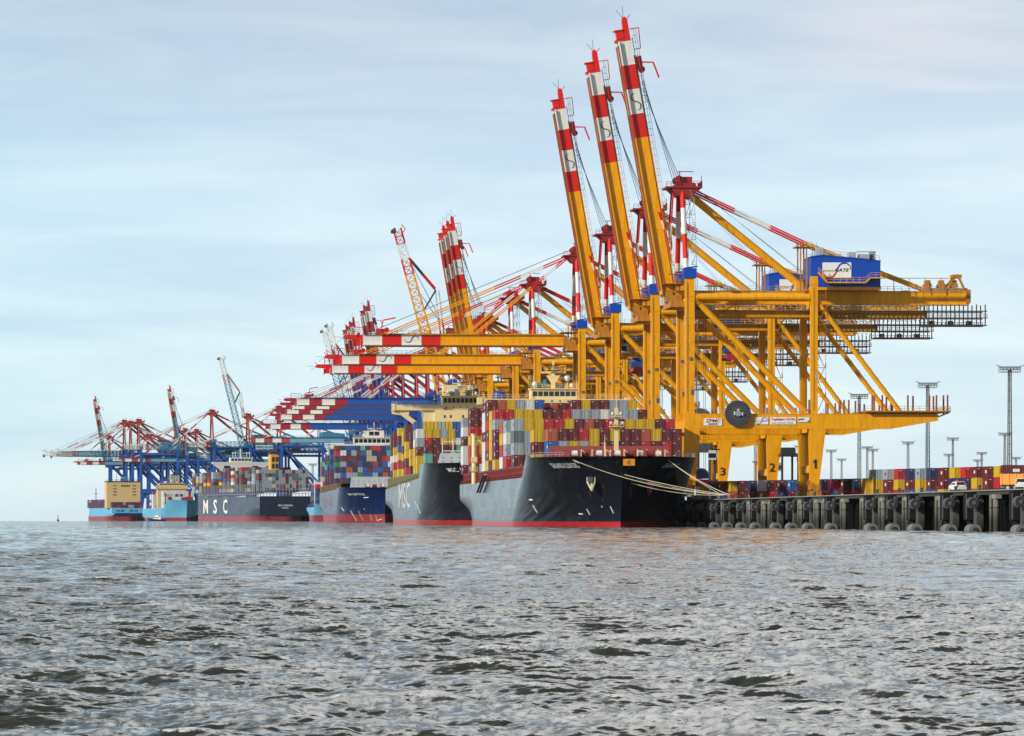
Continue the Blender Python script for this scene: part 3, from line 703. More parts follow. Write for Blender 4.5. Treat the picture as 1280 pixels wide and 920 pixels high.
# ------------------------------------------------------------------ ships
def clamp(x, a=0.0, b=1.0): return max(a, min(b, x))
class Ship:
    """frame: x to starboard/quay side, y aft from the stem (bow towards the viewer), z above water"""
    def __init__(s, name, base, rz, L, B, zbow, zdeck, zstern=None, fc=(38,30), rake=8.0, Lw=95, Ld=38, boot=1.6, stern_cut=True):
        s.base = Vector(base); s.rz = rz; s.L = L; s.B = B; s.zbow = zbow; s.zd = zdeck; s.zs = zdeck if zstern is None else zstern
        s.fc = fc; s.rake = rake; s.Lw = Lw; s.Ld = Ld; s.boot = boot; s.dr = drop(base[1], base[0])
        s.root = empty(name, (base[0], base[1], -s.dr), rz)
    def deck(s, y):
        a, b = s.fc
        if y < b: return s.zbow
        flat = s.zd + (s.zs - s.zd)*clamp((y-a)/(s.L-a))
        if y < a: return s.zbow + (flat - s.zbow)*((y-b)/(a-b))
        return flat
    def half(s, y, z):
        v = clamp((z+1.5)/(s.zbow+1.5)); z0 = clamp(z/s.zbow)
        y0 = -s.rake*z0**1.3
        Le = s.Lw + (s.Ld - s.Lw)*v**.9
        q = clamp((y-y0)/Le)
        n = 1.9 + .3*v; m_ = 1.0 - .42*v**1.5
        h = s.B/2*(1-(1-q)**n)**m_
        e = clamp((y-(s.L-70))/70)
        k = clamp(1 - z/7.5)
        h *= 1 - e**2*.42*k**1.2
        return h
    def y0(s, z): return -s.rake*clamp(z/s.zbow)**1.3
    def world(s, x, y, z):
        c, n = math.cos(s.rz), math.sin(s.rz)
        return Vector((s.base.x + x*c - y*n, s.base.y + x*n + y*c, z - s.dr))
    def px(s, x, y, z=0):
        p = s.world(x, y, z); return 640 + F_PX*p.x/p.y
    def solve(s, px, z, side=-1):
        """the place along the hull that the photo shows at this column"""
        lo, hi = (0.0, s.L-1)
        if side < 0:
            f = lambda y: s.px(-s.half(y, z), y) - px     # falls with y
            a, b = lo, hi
            for _ in range(40):
                m_ = (a+b)/2
                if f(m_) > 0: a = m_
                else: b = m_
        else:
            f = lambda y: s.px(s.half(y, z), y) - px
            a, b = lo, 60.0
            for _ in range(40):
                m_ = (a+b)/2
                if f(m_) < 0: a = m_
                else: b = m_
        return (a+b)/2
    def hull(s, mats, nz=18):
        """side shells + transom + decks; mats = upper, lower"""
        b = MB(); V = {}
        # rows: z fraction between 0 and deck; columns param u measured from that row's own stem
        levels = [-1.5, 0.0, s.boot*.5, s.boot]
        def zrow(j, y):
            if j < 4: return levels[j]
            f = (j-3)/(nz-4); return s.boot + (s.deck(y)-s.boot)*f
        us = [ (i/40.0)**1.7 for i in range(41)]
        for sd in (-1, 1):
            for j in range(nz):
                for i in range(len(us)+24):
                    if i < len(us):
                        # near the stem: step from this row's stem
                        ztmp = levels[j] if j < 4 else s.boot + (s.zbow-s.boot)*((j-3)/(nz-4))
                        y = s.y0(max(0, ztmp)) + us[i]*(s.Lw - s.y0(max(0, ztmp)))
                    else: y = s.Lw + (s.L - s.Lw)*((i-len(us)+1)/24)
                    z = zrow(j, y)
                    h = s.half(y, z) if i > 0 else 0.0
                    V[(sd, j, i)] = len(b.v); b.v.append((sd*h, y, z))
        ni = len(us)+24
        for sd in (-1, 1):
            for j in range(nz-1):
                for i in range(ni-1):
                    q = (V[(sd,j,i)], V[(sd,j,i+1)], V[(sd,j+1,i+1)], V[(sd,j+1,i)])
                    if sd > 0: q = q[::-1]
                    b.f.append(q); b.m.append(1 if j < 3 else 0)
        def dupv(k): b.v.append(b.v[k]); return len(b.v)-1
        for j in range(nz-1):      # transom
            b.f.append(tuple(dupv(k) for k in (V[(-1,j,ni-1)], V[(1,j,ni-1)], V[(1,j+1,ni-1)], V[(-1,j+1,ni-1)]))); b.m.append(1 if j < 3 else 0)
        for i in range(1, ni-1):      # deck, a little below the rail
            q = []
            for k in (V[(-1,nz-1,i)], V[(-1,nz-1,i+1)], V[(1,nz-1,i+1)], V[(1,nz-1,i)]):
                x, y, z = b.v[k]; b.v.append((x*.985, y, z-.5)); q.append(len(b.v)-1)
            b.f.append(tuple(q)); b.m.append(0)
        o = b.build('hull', mats, s.root, smooth=True)
        s.hull_obj = o
        return o

    def surf(s, y, z, side, off=.07):
        h = s.half(y, z); h2 = s.half(y+.6, z); h1 = s.half(y-.6, z)
        n = Vector((1.2, -(h2-h1), 0)).normalized()
        return Vector((side*(h + n.x*off), y + n.y*off, z))
    def hull_text(s, nm, txt, px0, px1, z, height, mat, side=-1, **kw):
        ya, yb = s.solve(px0, z, side), s.solve(px1, z, side)
        vs, fs, Lw = text_mesh(txt, **kw)
        b = MB(); b.add([s.surf(ya+(yb-ya)*x/Lw, z+v*height, side) for x, v in vs], fs)
        return b.build(nm, [M[mat]], s.root)
    def hull_text_y(s, nm, txt, ya, yb, z, height, mat, side=-1, **kw):
        vs, fs, Lw = text_mesh(txt, **kw)
        b = MB(); b.add([s.surf(ya+(yb-ya)*x/Lw, z+v*height, side, .1) for x, v in vs], fs)
        return b.build(nm, [M[mat]], s.root)
    def decal_bar(s, b, pxa, za, pxb, zb, w, m=0, side=-1):
        ya, yb = s.solve(pxa, za, side), s.solve(pxb, zb, side)
        p, q = s.surf(ya, za, side, .06), s.surf(yb, zb, side, .06)
        b.bar(p, q, w, w*.6, m)
    def anchor(s, px, z, side, mat='hawser'):
        y = s.solve(px, z, side); p = s.surf(y, z, side, .5); b = MB()
        b.tube(s.surf(y, z+.6, side, -.6), s.surf(y, z+.6, side, .35), 1.15, 1, 14)
        b.bar(p+Vector((0,0,.8)), p+Vector((0,0,-2.1)), .45, .45, 0)
        for dx in (-1.0, 1.0):
            q = s.surf(y+dx, z-.1, side, .9); b.bar(p+Vector((0,0,-2.1)), q, .55, .35, 0); b.bar(q, q+Vector((0,0,1.1)), .5, .2, 0)
        return b.build('anchor', [M[mat], M['dark']], s.root)
    def railing(s, y0, y1, side=-1, step=4, mat='rail_grey', name='railing', h=1.1):
        b = MB(); n = max(2, int((y1-y0)/step)); P = []
        for i in range(n+1):
            y = y0+(y1-y0)*i/n; z = s.deck(y); P.append((side*(s.half(y, z)-.15), y, z-.05))
        b.rail(P, h, 1.8, .05); return b.build(name, [M[mat]], s.root)
# ---- containers: everything is first collected, then the 300 largest become objects
CONT = []
CCOL = {'M':('maroon',(.13,.016,.026)),'R':('red',(.46,.014,.022)),'Y':('yellow',(.62,.40,.010)),'G':('grey',(.32,.38,.42)),
        'B':('blue',(.012,.10,.36)),'O':('rust orange',(.42,.09,.035)),'T':('turquoise',(.10,.42,.34)),'W':('white',(.70,.71,.68)),
        'N':('navy',(.014,.028,.11)),'K':('brown',(.12,.05,.03)),'E':('green',(.02,.23,.06)),'P':('orange',(.62,.18,.01)),'C':('cream',(.50,.46,.32)),'V':('plum',(.085,.02,.055)),'L':('slate grey',(.12,.15,.17))}
CMAT = {k: corrugated(v[0].replace(' ','_')+'_container_steel', v[1]) for k, v in CCOL.items()}
M['gasket'] = paint('dark_door_gasket', (.03,.03,.03), .7, .2)
M['lockrod'] = paint('galvanised_lock_rod', (.34,.34,.34), .45, .3)
M['sticker'] = paint('yellow_sticker', (.75,.45,.03), .5, .1)
def container_mesh(code, Lc=12.19, tagw=''):
    """frame, recessed walls, end doors with lock rods; origin at the bottom centre of the front end"""
    b = MB(); w = 1.185; h = 2.57
    b.box(-w+.05,w-.05,.06,Lc-.06,.10,h-.05,0)
    for x in (-w+.08, w-.08):
        for y in (.08, Lc-.08): b.box(x-.08,x+.08,y-.08,y+.08,0,h,0)
        b.box(x-.07,x+.07,.16,Lc-.16,0,.16,0); b.box(x-.06,x+.06,.16,Lc-.16,h-.12,h,0)
    for y in (.08, Lc-.08): b.box(-w+.16,w-.16,y-.07,y+.07,0,.14,0); b.box(-w+.16,w-.16,y-.07,y+.07,h-.13,h,0)
    if code in 'MBG':
        mk = 4 if code in 'MB' else 1
        for sx in (-1, 1): b.box(sx*(w-.045),sx*(w-.02),2.4,4.0,1.0,1.7,mk)
    for y, s_ in ((.045, -1), (Lc-.045, 1)):
        b.box(-.012,.012,y-.012,y+.012,.15,h-.14,1)
        for x in (-.85,-.38,.38,.85): b.bar((x,y+s_*.03,.12),(x,y+s_*.03,h-.1),.04,.04,0)
        if code in 'MRKV': b.box(.30,.58,y+s_*.02-.01,y+s_*.02+.01,.35,.60,3)
        if code in 'MRBNO': b.box(-.95,-.35,y+s_*.02-.01,y+s_*.02+.01,h-.50,h-.40,4)
    me_o = b.build('container_master', [CMAT[code], M['gasket'], M['lockrod'], M['sticker'], M['white_letter']])
    me = me_o.data; bpy.data.objects.remove(me_o)
    return me
_cm = {}
def cmesh(code, Lc=12.19):
    if (code, Lc) not in _cm: _cm[(code, Lc)] = container_mesh(code, Lc)
    return _cm[(code, Lc)]
def add_container(p, rz, h, code, label, group, Lc=12.19, cull=None):
    CONT.append(dict(p=Vector(p), rz=rz, h=h, c=code, label=label, group=group, L=Lc, d=p[1]))
cover = np.zeros((920, 1280), bool)
def cells(p, rz, h, L):
    """pixel box of the front and of the left side"""
    def pr(x, y, z):
        c, n = math.cos(rz), math.sin(rz); X = p[0]+x*c-y*n; Y = p[1]+x*n+y*c
        return 640+F_PX*X/Y, HOR-F_PX*(p[2]+z-CAM_H)/Y
    xl, yb = pr(-1.22,0,0); xr, yt = pr(1.22,0,h); xs, _ = pr(-1.22,L,0)
    return xl, xr, yt, yb, xs
def stack_bay(sh, y, n, tiers, h, zb, weights, rows, shipname, bayname, group, xc=0.0, pitch=2.50, colt=None):
    """one bay of a ship; rows = strings from the top tier down, '.' is a gap"""
    out = []
    for c in range(n):
        x = xc + (c-(n-1)/2)*pitch
        nt = tiers if colt is None else colt[c]
        for k in range(nt):
            ti = tiers-1-k
            code = None
            if rows and 0 <= ti < len(rows) and c < len(rows[ti]): code = rows[ti][c]
            if code == '.': continue
            if code is None or code == '?': code = random.choices(list(weights.keys()), list(weights.values()))[0]
            p = sh.world(x, y, zb + k*(h+.012))
            lab = '%s container, %s tier up, %s column from left, %s of %s' % (CCOL[code][0], ORD[k+1], ORD[c+1], bayname, shipname)
            out.append((p, sh.rz, h, code, lab, c))
    for (p, rz, hh, code, lab, c) in sorted(out, key=lambda q: q[0].y):
        xl, xr, yt, yb, xs = cells(p, rz, hh, 12.19)
        a, b_, t, bt = int(max(0, min(xl, xs))), int(min(1279, xr)), int(max(0, yt)), int(min(919, yb))
        vis = (~cover[t:bt+1, a:b_+1]).mean() if (b_ >= a and bt >= t) else 0
        if vis > .12: add_container(p, rz, hh, code, lab, group)
    for (p, rz, hh, code, lab, c) in out:
        xl, xr, yt, yb, xs = cells(p, rz, hh, 12.19)
        cover[int(yt):int(yb)+1, int(round(xl)):int(round(xr))+1] = True
# hull paints: the black ones are glossy enough to mirror the sky at a grazing view
def hull_paint(name, col, rough, spec, seam=.5, streakcol=(.10,.06,.045)):
    """plated hull: slightly uneven plates, weld seams, scuffs and rust runs"""
    m = paint(name, col, rough, .25, tuple(c*1.5+.006 for c in col), scale=.08, spec=spec); nt = m.node_tree; N = nt.nodes; L = nt.links; P = N['Principled BSDF']
    src = P.inputs['Base Color'].links[0].from_socket
    tc = N.new('ShaderNodeTexCoord'); sp = N.new('ShaderNodeSeparateXYZ'); L.new(tc.outputs['Object'], sp.inputs[0])
    cb = N.new('ShaderNodeCombineXYZ'); L.new(sp.outputs[1], cb.inputs[0]); L.new(sp.outputs[2], cb.inputs[1])
    br = N.new('ShaderNodeTexBrick'); br.inputs['Scale'].default_value = 1.0; br.inputs['Brick Width'].default_value = 11.0; br.inputs['Row Height'].default_value = 2.4
    br.inputs['Mortar Size'].default_value = .06; br.inputs['Mortar Smooth'].default_value = .6; br.inputs['Color1'].default_value = (.35,.35,.35,1); br.inputs['Color2'].default_value = (.65,.65,.65,1); br.inputs['Mortar'].default_value = (0,0,0,1)
    L.new(cb.outputs[0], br.inputs['Vector'])
    n = N.new('ShaderNodeTexNoise'); n.inputs['Scale'].default_value = .09; n.inputs['Detail'].default_value = 4; L.new(tc.outputs['Object'], n.inputs['Vector'])
    ad = N.new('ShaderNodeMath'); ad.operation = 'MULTIPLY_ADD'; ad.inputs[1].default_value = .25; L.new(br.outputs['Color'], ad.inputs[0]); L.new(n.outputs[0], ad.inputs[2])
    b = N.new('ShaderNodeBump'); b.inputs['Strength'].default_value = seam; b.inputs['Distance'].default_value = .12; L.new(ad.outputs[0], b.inputs['Height']); L.new(b.outputs[0], P.inputs['Normal'])
    rr = N.new('ShaderNodeMapRange'); rr.inputs[3].default_value = rough*.8; rr.inputs[4].default_value = rough*1.9; L.new(br.outputs['Color'], rr.inputs[0]); L.new(rr.outputs[0], P.inputs['Roughness'])
    mp = N.new('ShaderNodeMapping'); mp.inputs['Scale'].default_value = (.5,.5,.035); L.new(tc.outputs['Object'], mp.inputs['Vector'])
    s2 = N.new('ShaderNodeTexNoise'); s2.inputs['Scale'].default_value = 1.3; s2.inputs['Detail'].default_value = 6; L.new(mp.outputs[0], s2.inputs['Vector'])
    r2 = N.new('ShaderNodeMapRange'); r2.inputs[1].default_value = .60; r2.inputs[2].default_value = .74; r2.inputs[4].default_value = .55; L.new(s2.outputs[0], r2.inputs[0])
    x = N.new('ShaderNodeMixRGB'); x.inputs[2].default_value = (*streakcol,1); L.new(r2.outputs[0], x.inputs[0]); L.new(src, x.inputs[1]); L.new(x.outputs[0], P.inputs['Base Color'])
    return m
M['hull_black'] = hull_paint('glossy_black_hull_paint', (.007,.009,.016), .13, .45)
M['hull_navy'] = hull_paint('glossy_navy_hull_paint', (.005,.020,.095), .15, .45)
M['hull_lightblue'] = hull_paint('light_blue_hull_paint', (.12,.40,.60), .35, .4)
M['hull_slate'] = hull_paint('slate_hull_paint', (.045,.062,.10), .3, .45)
M['boot_red'] = paint('red_antifouling', (.42,.014,.018), .35, .4, (.30,.03,.03), scale=.15)
M['boot_pink'] = paint('faded_red_antifouling', (.30,.04,.045), .45, .5, (.16,.05,.05), scale=.15)
M['breakwater_red'] = paint('red_oxide_deck_paint', (.26,.045,.045), .5, .35, scale=.15)
M['breakwater_grey'] = paint('pale_grey_deck_paint', (.40,.43,.45), .5, .3, scale=.15)
M['coaming_green'] = paint('yellow_green_deck_paint', (.22,.21,.10), .6, .5)
M['coaming_brown'] = paint('brown_deck_paint', (.22,.12,.05), .6, .5)
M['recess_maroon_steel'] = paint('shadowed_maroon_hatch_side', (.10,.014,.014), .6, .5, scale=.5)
M['recess_coaming_green'] = paint('shadowed_green_hatch_side', (.10,.09,.05), .6, .5, scale=.5)  # recess copies of the coaming paint, darkened to put shade between the posts
M['faded_letter'] = paint('faded_side_lettering', (.34,.26,.30), .5, .5)
M['side_letter_white'] = paint('worn_side_lettering', (.60,.62,.62), .5, .5)
def windows_row(b, x0, x1, n, y, z0, z1, m=1, gap=.25):
    w = (x1-x0)/n
    for i in range(n): b.box(x0+i*w+gap*w*.5, x0+(i+1)*w-gap*w*.5, y-.05, y+.02, z0, z1, m)
def bridge_house(sh, y, zb, zt, wing_half, wh_half, acc_half, mat, depth=9, zbase=12, wing_gusset=False, wh_h=3.0, nw=8, xo=0.0):
    """accommodation block, bridge wings, wheelhouse with windows, monkey island, mast"""
    b = MB(); b.box(-acc_half+xo,acc_half+xo,y,y+depth+3,zbase,zb,0)
    k = zbase+3.2
    while k < zb-2.5:
        windows_row(b,-acc_half*.75+xo,acc_half*.75+xo,6,y,k,k+1.0,1,.8); b.box(-acc_half-.1+xo,acc_half+.1+xo,y-.12,y+.3,k-1.1,k-1.0,0); k += 2.9
    sup = b.build('superstructure', [M[mat], M['glass']], sh.root)
    b = MB(); b.box(-wing_half,wing_half,y-.8,y+5.5,zb,zt,0); b.box(-wing_half,-wing_half+1.2,y-1.0,y+5.7,zb-.15,zt+.35,0); b.box(wing_half-1.2,wing_half,y-1.0,y+5.7,zb-.15,zt+.35,0)
    for i in range(5): 
        b.tube((xo-wh_half*.8+i*wh_half*.35,y-.85,(zb+zt)/2+.1),(xo-wh_half*.8+i*wh_half*.35,y-.78,(zb+zt)/2+.1),.25,1,10)
    if wing_gusset:
        for sgn in (-1,1):
            g = wing_half
            b.add([(sgn*g,y,zb),(sgn*(g-2.2),y,zb-.2),(sgn*(g-9.5),y,zb-2.6+.2-4.0),(sgn*(g-12.5),y,zb-6.4),(sgn*(g-8.2),y,zb-6.4),(sgn*g,y,zb-1.0),
                   (sgn*g,y+1.6,zb),(sgn*(g-2.2),y+1.6,zb-.2),(sgn*(g-9.5),y+1.6,zb-6.4),(sgn*(g-12.5),y+1.6,zb-6.4),(sgn*(g-8.2),y+1.6,zb-6.4),(sgn*g,y+1.6,zb-1.0)],
                  [(0,1,7,6)],0)
            b.poly([(sgn*g,zb),(sgn*g,zb-1.3),(sgn*(g-3.2),zb-1.7),(sgn*(g-9.4),zb-6.3),(sgn*(g-12.2),zb-6.3),(sgn*(g-6.0),zb-1.9),(sgn*(g-6.4),zb)],y,y+1.6,0)
    b.build('bridge_wing', [M[mat], M['glass']], sup)
    b = MB(); b.box(xo-wh_half,xo+wh_half,y-.2,y+7,zt,zt+wh_h,0); b.box(xo-wh_half-.3,xo+wh_half+.3,y-.6,y+7.3,zt+wh_h,zt+wh_h+.3,0)
    windows_row(b,xo-wh_half+.3,xo+wh_half-.3,nw,y-.2,zt+.75,zt+wh_h-.55,1,.18)
    b.rail([(xo-wh_half,y-.4,zt+wh_h+.3),(xo+wh_half,y-.4,zt+wh_h+.3)],1.1,1.5,.05)
    b.rail([(-wing_half,y-.8,zt),(xo-wh_half,y-.8,zt)],1.1,1.6,.05); b.rail([(xo+wh_half,y-.8,zt),(wing_half,y-.8,zt)],1.1,1.6,.05)
    b.build('wheelhouse', [M[mat], M['glass']], sup)
    b = MB(); zz = zt+wh_h+.3
    b.bar((xo,y+3,zz),(xo,y+3,zz+7.5),1.3,1.1,0,.5,.5); b.bar((xo-3.4,y+3,zz+4.4),(xo+3.4,y+3,zz+4.4),.5,.5,0)
    b.poly([(xo-1.9,zz+3.6),(xo+1.9,zz+3.6),(xo+.5,zz+1.4),(xo-.5,zz+1.4)],y+2.4,y+3.6,0)
    for dx, h_ in ((-3.3,2.2),(-1.6,1.2),(1.7,1.4),(3.3,2.0),(0,3)): b.bar((xo+dx,y+3,zz+4.4),(xo+dx,y+3,zz+4.4+h_),.14,.14,0)
    b.bar((xo-1.7,y+2,zz+4.9),(xo+1.7,y+2,zz+4.9),.25,.35,1); b.bar((xo-1.2,y+2,zz+6.2),(xo+1.2,y+2,zz+6.2),.22,.3,1)
    for dx, r_, dz in ((-5.0,.75,1.2),(3.9,.95,2.9),(5.2,.6,.9)): b.sphere((xo+dx,y+4,zz+dz),r_,2,12,7); b.bar((xo+dx,y+4,zz),(xo+dx,y+4,zz+dz),.3,.3,0)
    for dx in (-6.2,-5.6,6.2): b.bar((xo+dx,y+1.5,zz),(xo+dx,y+1.5,zz+3.6),.12,.12,0)
    for dx, w_, h_ in ((-3.6,1.3,1.7),(-2.1,.7,2.6),(1.9,1.0,1.5),(2.9,.6,1.9)): b.box(xo+dx-w_/2,xo+dx+w_/2,y+5,y+6,zz,zz+h_,3)
    b.build('radar_mast', [M[mat], M['dark'], M['white'], M['teal']], sup)
    return sup
def foremast(sh, x, y, z0, z1, mat='cream'):
    b = MB(); b.bar((x,y,z0),(x,y,z1),1.1,1.1,0,.7,.7); H = z1-z0
    b.box(x-1.7,x+1.7,y-1.4,y+1.4,z0+H*.62,z0+H*.62+.15,0); b.rail([(x-1.7,y-1.4,z0+H*.62+.15),(x+1.7,y-1.4,z0+H*.62+.15)],1.0,.8,.05)
    b.box(x-1.3,x+1.3,y-1.2,y+1.2,z0+H*.82,z0+H*.82+.15,0); b.rail([(x-1.3,y-1.2,z0+H*.82+.15),(x+1.3,y-1.2,z0+H*.82+.15)],1.0,.8,.05)
    for dx, dz in ((-1.4,.70),(1.4,.70),(-1.0,.88),(1.0,.88)): b.sphere((x+dx,y-1.2,z0+H*dz),.35,1,8,5)
    b.bar((x,y,z1),(x,y,z1+3),.16,.16,0)
    return b.build('foremast', [M[mat], M['white']], sh.root)
def breakwater(sh, y, half, z0, z1, mat, dots=True):
    b = MB(); b.add([(-half,y,z0),(half,y,z0),(half-.8,y+1.6,z1),(-half+.8,y+1.6,z1),(-half,y+2.4,z0),(half,y+2.4,z0),(half-.8,y+2.0,z1),(-half+.8,y+2.0,z1)],
        [(0,1,2,3),(5,4,7,6),(3,2,6,7),(0,3,7,4),(1,5,6,2)],0)
    if dots:
        H = z1-z0
        for i in range(int(half*2/2.6)):
            x = -half+1.6+i*2.6
            for f in (.3,.62): 
                yy = y+1.6*f-.03; b.box(x-.18,x+.18,yy-.03,yy+.05,z0+H*f-.18,z0+H*f+.18,1)
    return b.build('breakwater', [M[mat], M['dark']], sh.root)
def bow_gear(sh, z, half, n=7, seed=3):
    rr = random.Random(seed)
    for i in range(n):
        b = MB()
        x = -half + 2*half*(i+.5)/n + rr.uniform(-.6,.6); y = rr.uniform(4, 14)
        b.tube((x-.8,y,z+.9),(x+.8,y,z+.9),.75,i%2,10); b.box(x-1.1,x-.8,y-.8,y+.8,z-.4,z+1.7,1); b.box(x+.8,x+1.1,y-.8,y+.8,z-.4,z+1.7,1)
        b.box(x-1.1,x+2.0,y-1.2,y+1.2,z-.5,z-.3,1); b.bar((x+1.6,y-1,z-.4),(x+1.6,y-1,z+1.9),.22,.22,2); b.bar((x+1.6,y-1,z+1.8),(x+2.4,y-1,z+1.2),.18,.18,2)
        b.build('mooring_winch', [M['white'], M['maroon_steel'], M['cream']], sh.root)
def coaming(sh, y0, y1, z0, z1, mat, posts=True, inset=.5, step=2.9, name='hatch_coaming'):
    b = MB(); n = int((y1-y0)/step); 
    for i in range(n):
        ya = y0+(y1-y0)*i/n; yb = y0+(y1-y0)*(i+1)/n
        for sd in (-1,1):
            ha = min(sh.half(ya, sh.deck(ya)), sh.B/2)-inset; hb = min(sh.half(yb, sh.deck(yb)), sh.B/2)-inset
            zda, zdb = sh.deck(ya), sh.deck(yb)
            b.add([(sd*(ha-1.6),ya,zda-.4),(sd*(hb-1.6),yb,zdb-.4),(sd*(hb-1.6),yb,z1),(sd*(ha-1.6),ya,z1)],[(0,1,2,3) if sd>0 else (3,2,1,0)],1)
            b.bar((sd*ha,ya,zda-.3),(sd*ha,ya,z1),.5,.3,0); b.bar((sd*ha,ya,z1-.15),(sd*hb,yb,z1-.15),.3,.3,0)
            b.bar((sd*ha,ya,(zda+z1)/2),(sd*hb,yb,(zda+z1)/2),.12,.12,0)
            if i%4==0: b.bar((sd*ha,ya,z1),(sd*(ha-2.0),ya,z1),.3,.3,0)
    b.add([(-sh.B/2+2,y0,z1-.2),(sh.B/2-2,y0,z1-.2),(sh.B/2-2,y1,z1-.2),(-sh.B/2+2,y1,z1-.2)],[(0,1,2,3)],0)
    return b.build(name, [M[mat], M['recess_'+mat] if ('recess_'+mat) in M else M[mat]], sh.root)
# ---------------- the nearest ship
def ship_at(name, r_bow, wc, **k):
    return Ship(name, Q(wc, t_of(r_bow)), ANG, **k)
A = ship_at('container_ship', .932, -25, L=300, B=40, zbow=16.4, zdeck=11.8, fc=(42,30), rake=7.5, Lw=88, Ld=34, boot=1.25)
tag(A.root, 'nearest container ship with black hull, red waterline and cream bridge, moored bow on', 'container ship')
A.hull([M['hull_black'], M['boot_red']])
A.hull_text('ship_name', 'SEALAND ILLINOIS', 692.5, 726, 13.8, 1.1, 'white_letter', bold=.008)
A.hull_text('ship_name', 'SEALAND ILLINOIS', 827, 845.5, 13.9, .95, 'white_letter', side=1, bold=.0)
A.anchor(741.5, 10.6, -1); A.anchor(809, 9.6, 1, 'maroon_steel')
b = MB()
for (xa, za, xb, zb) in ((733.5,4.2,737.5,2.9),(763,4.8,767,3.2),(666,5.2,671.5,3.4),(662,6.5,666,6.45),(724,3.1,729,3.0),(752,4.9,753,4.6)): A.decal_bar(b, xa, za, xb, zb, .28)
b.build('draft_mark', [M['white_letter']], A.root)
b = MB(); 
y_ = A.solve(774.5, 14, -1) if A.px(-A.half(2,14),2,14) < 774.5 else 0
# orange letter board hung over the bow
yb_ = -7.2
b.box(-1.35,1.35,-1*0+yb_-.35,yb_-.2,14.2,15.75,0); put_text(b,'C',lambda u,v:(-.35+u,yb_-.40,14.5+v),width=.75,height=.85,m=1,bold=.03)
cb = b.build('letter_board', [M['orange'], M['black_letter']], A.root); cb.location = (1.2,-1.0,0)
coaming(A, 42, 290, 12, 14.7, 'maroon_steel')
breakwater(A, 29, 15.0, 15.9, 19.3, 'breakwater_red')
bow_gear(A, 16.3, 11, 9)
foremast(A, 0.8, 20, 16.2, 28.2)
b = MB(); b.bar((-3,8,16),(-3,8,19.8),.35,.35); b.bar((-3,8,19.7),(-3,8,21.5),.12,.12); b.build('flag_staff', [M['cream']], A.root)
A.railing(1.5, 29, -1); A.railing(1.5, 29, 1); A.railing(43, 296, -1, mat='maroon_steel')
bridge_house(A, 201, 33.2, 34.6, 20.8, 6.3, 12, 'cream', zbase=12, wh_h=2.6)
b = MB(); b.tube((-14,216,12),(-14,216,33.5),3.2,0,20); b.sphere((-14,216,36.0),1.9,0,16,8,.7); b.tube((-14,216,33.5),(-14,216,36.2),2.0,0,18)
b.build('funnel', [M['blue_dark']], A.root)
# side crane and accommodation ladder amidships
b = MB(); yy = 225
b.tube((-20.4,yy,11.5),(-20.4,yy,25.0),.7,0,10); b.bar((-20.4,yy,24.6),(-20.4,yy+9,25.4),.6,.6,0); b.bar((-20.4,yy,24.8),(-18.0,yy,22.6),.4,.4,0); b.box(-21.2,-19.6,yy-.8,yy+.8,17.5,19.0,0); b.rail([(-21.4,yy-1,15.2),(-19.4,yy-1,15.2)],1.1,1,.06); b.box(-21.4,-19.4,yy-1,yy+1,15.0,15.2,0)
b.build('provision_crane', [M['cream']], A.root)
b = MB(); ya, yb2 = 168, 196
for o_ in (0, .9): b.bar((-20.6-o_*.8,ya,13.6),(-20.6-o_*.8,yb2,9.0),.22,.5,0)
for k in range(12): p = Vector((-20.9,ya,13.6)).lerp(Vector((-20.9,yb2,9.0)),k/11); b.box(p.x-.4,p.x+.4,p.y-.25,p.y+.25,p.z-.06,p.z+.1,1)
b.build('accommodation_ladder', [M['dark'], M['white']], A.root)
WA = dict(M=46,R=14,Y=15,G=14,B=3,O=5,W=4,K=2)
GA = 'containers on the nearest ship'
SN = 'nearest ship'
hA = 2.59
def zbA(): return 14.75
baysA = [ # y, n, tiers, h, rows from the top
 (41, 13, 3, 2.95, ['OMMRYMYMMOYMM','BGYGYMMMMRMRM']),
 (56, 14, 3, 2.95, ['YOMMRYMYMMOYMR','MBGYGYMMMRMGMM','YMYMMMMMMMMMMM']),
 (71, 16, 4, 2.95, ['GYYRRYMOMRMYYYMR','LGMYOMMRYMYMMOYM','GGMMBGYGYMMMMRMM','MMYWMMGMMMMMMMGK']),
 (99, 16, 4, 2.98, ['GGYYRRYMMOMMYYGR','WLGMM','GGGM','RMM']),
 (114,16, 4, 2.98, ['OGYYRMYMM','YRM','RRM','WMM']),
 (142,16, 6, 2.61, ['RRYYYMMRGGGWGGGM','GLYY','MRYM','MM','MM','YM']),
 (156,16, 6, 2.60, ['YRYYYMMRGGGWGGGY','YR','YM','YM','YM','V']),
 (171,16, 7, 2.69, ['MOYGWB...MYMMGGY','MRY','RK','MW','RG','MK','Y']),
 (185,16, 7, 2.62, ['MM??????????????','WG','WG','MM','WG','W','W']),
 (249,16, 7, 2.62, ['MM?','MM','RR','YY','RY','R','M']),
 (284,16, 6, 2.72, ['GG?','WG','MM','WW','WM','MM']),
]
BN = ['', 'front','second','third','fourth','fifth','sixth','seventh','eighth','ninth','tenth','rearmost','twelfth','thirteenth','fourteenth','fifteenth']
for i, (y, n, tr, h, rows) in enumerate(baysA):
    stack_bay(A, y, n, tr, h, 14.75, WA, rows, SN, BN[i+1]+' bay', GA, xc=(2.4 if i == 0 else 1.3 if i == 1 else 0))
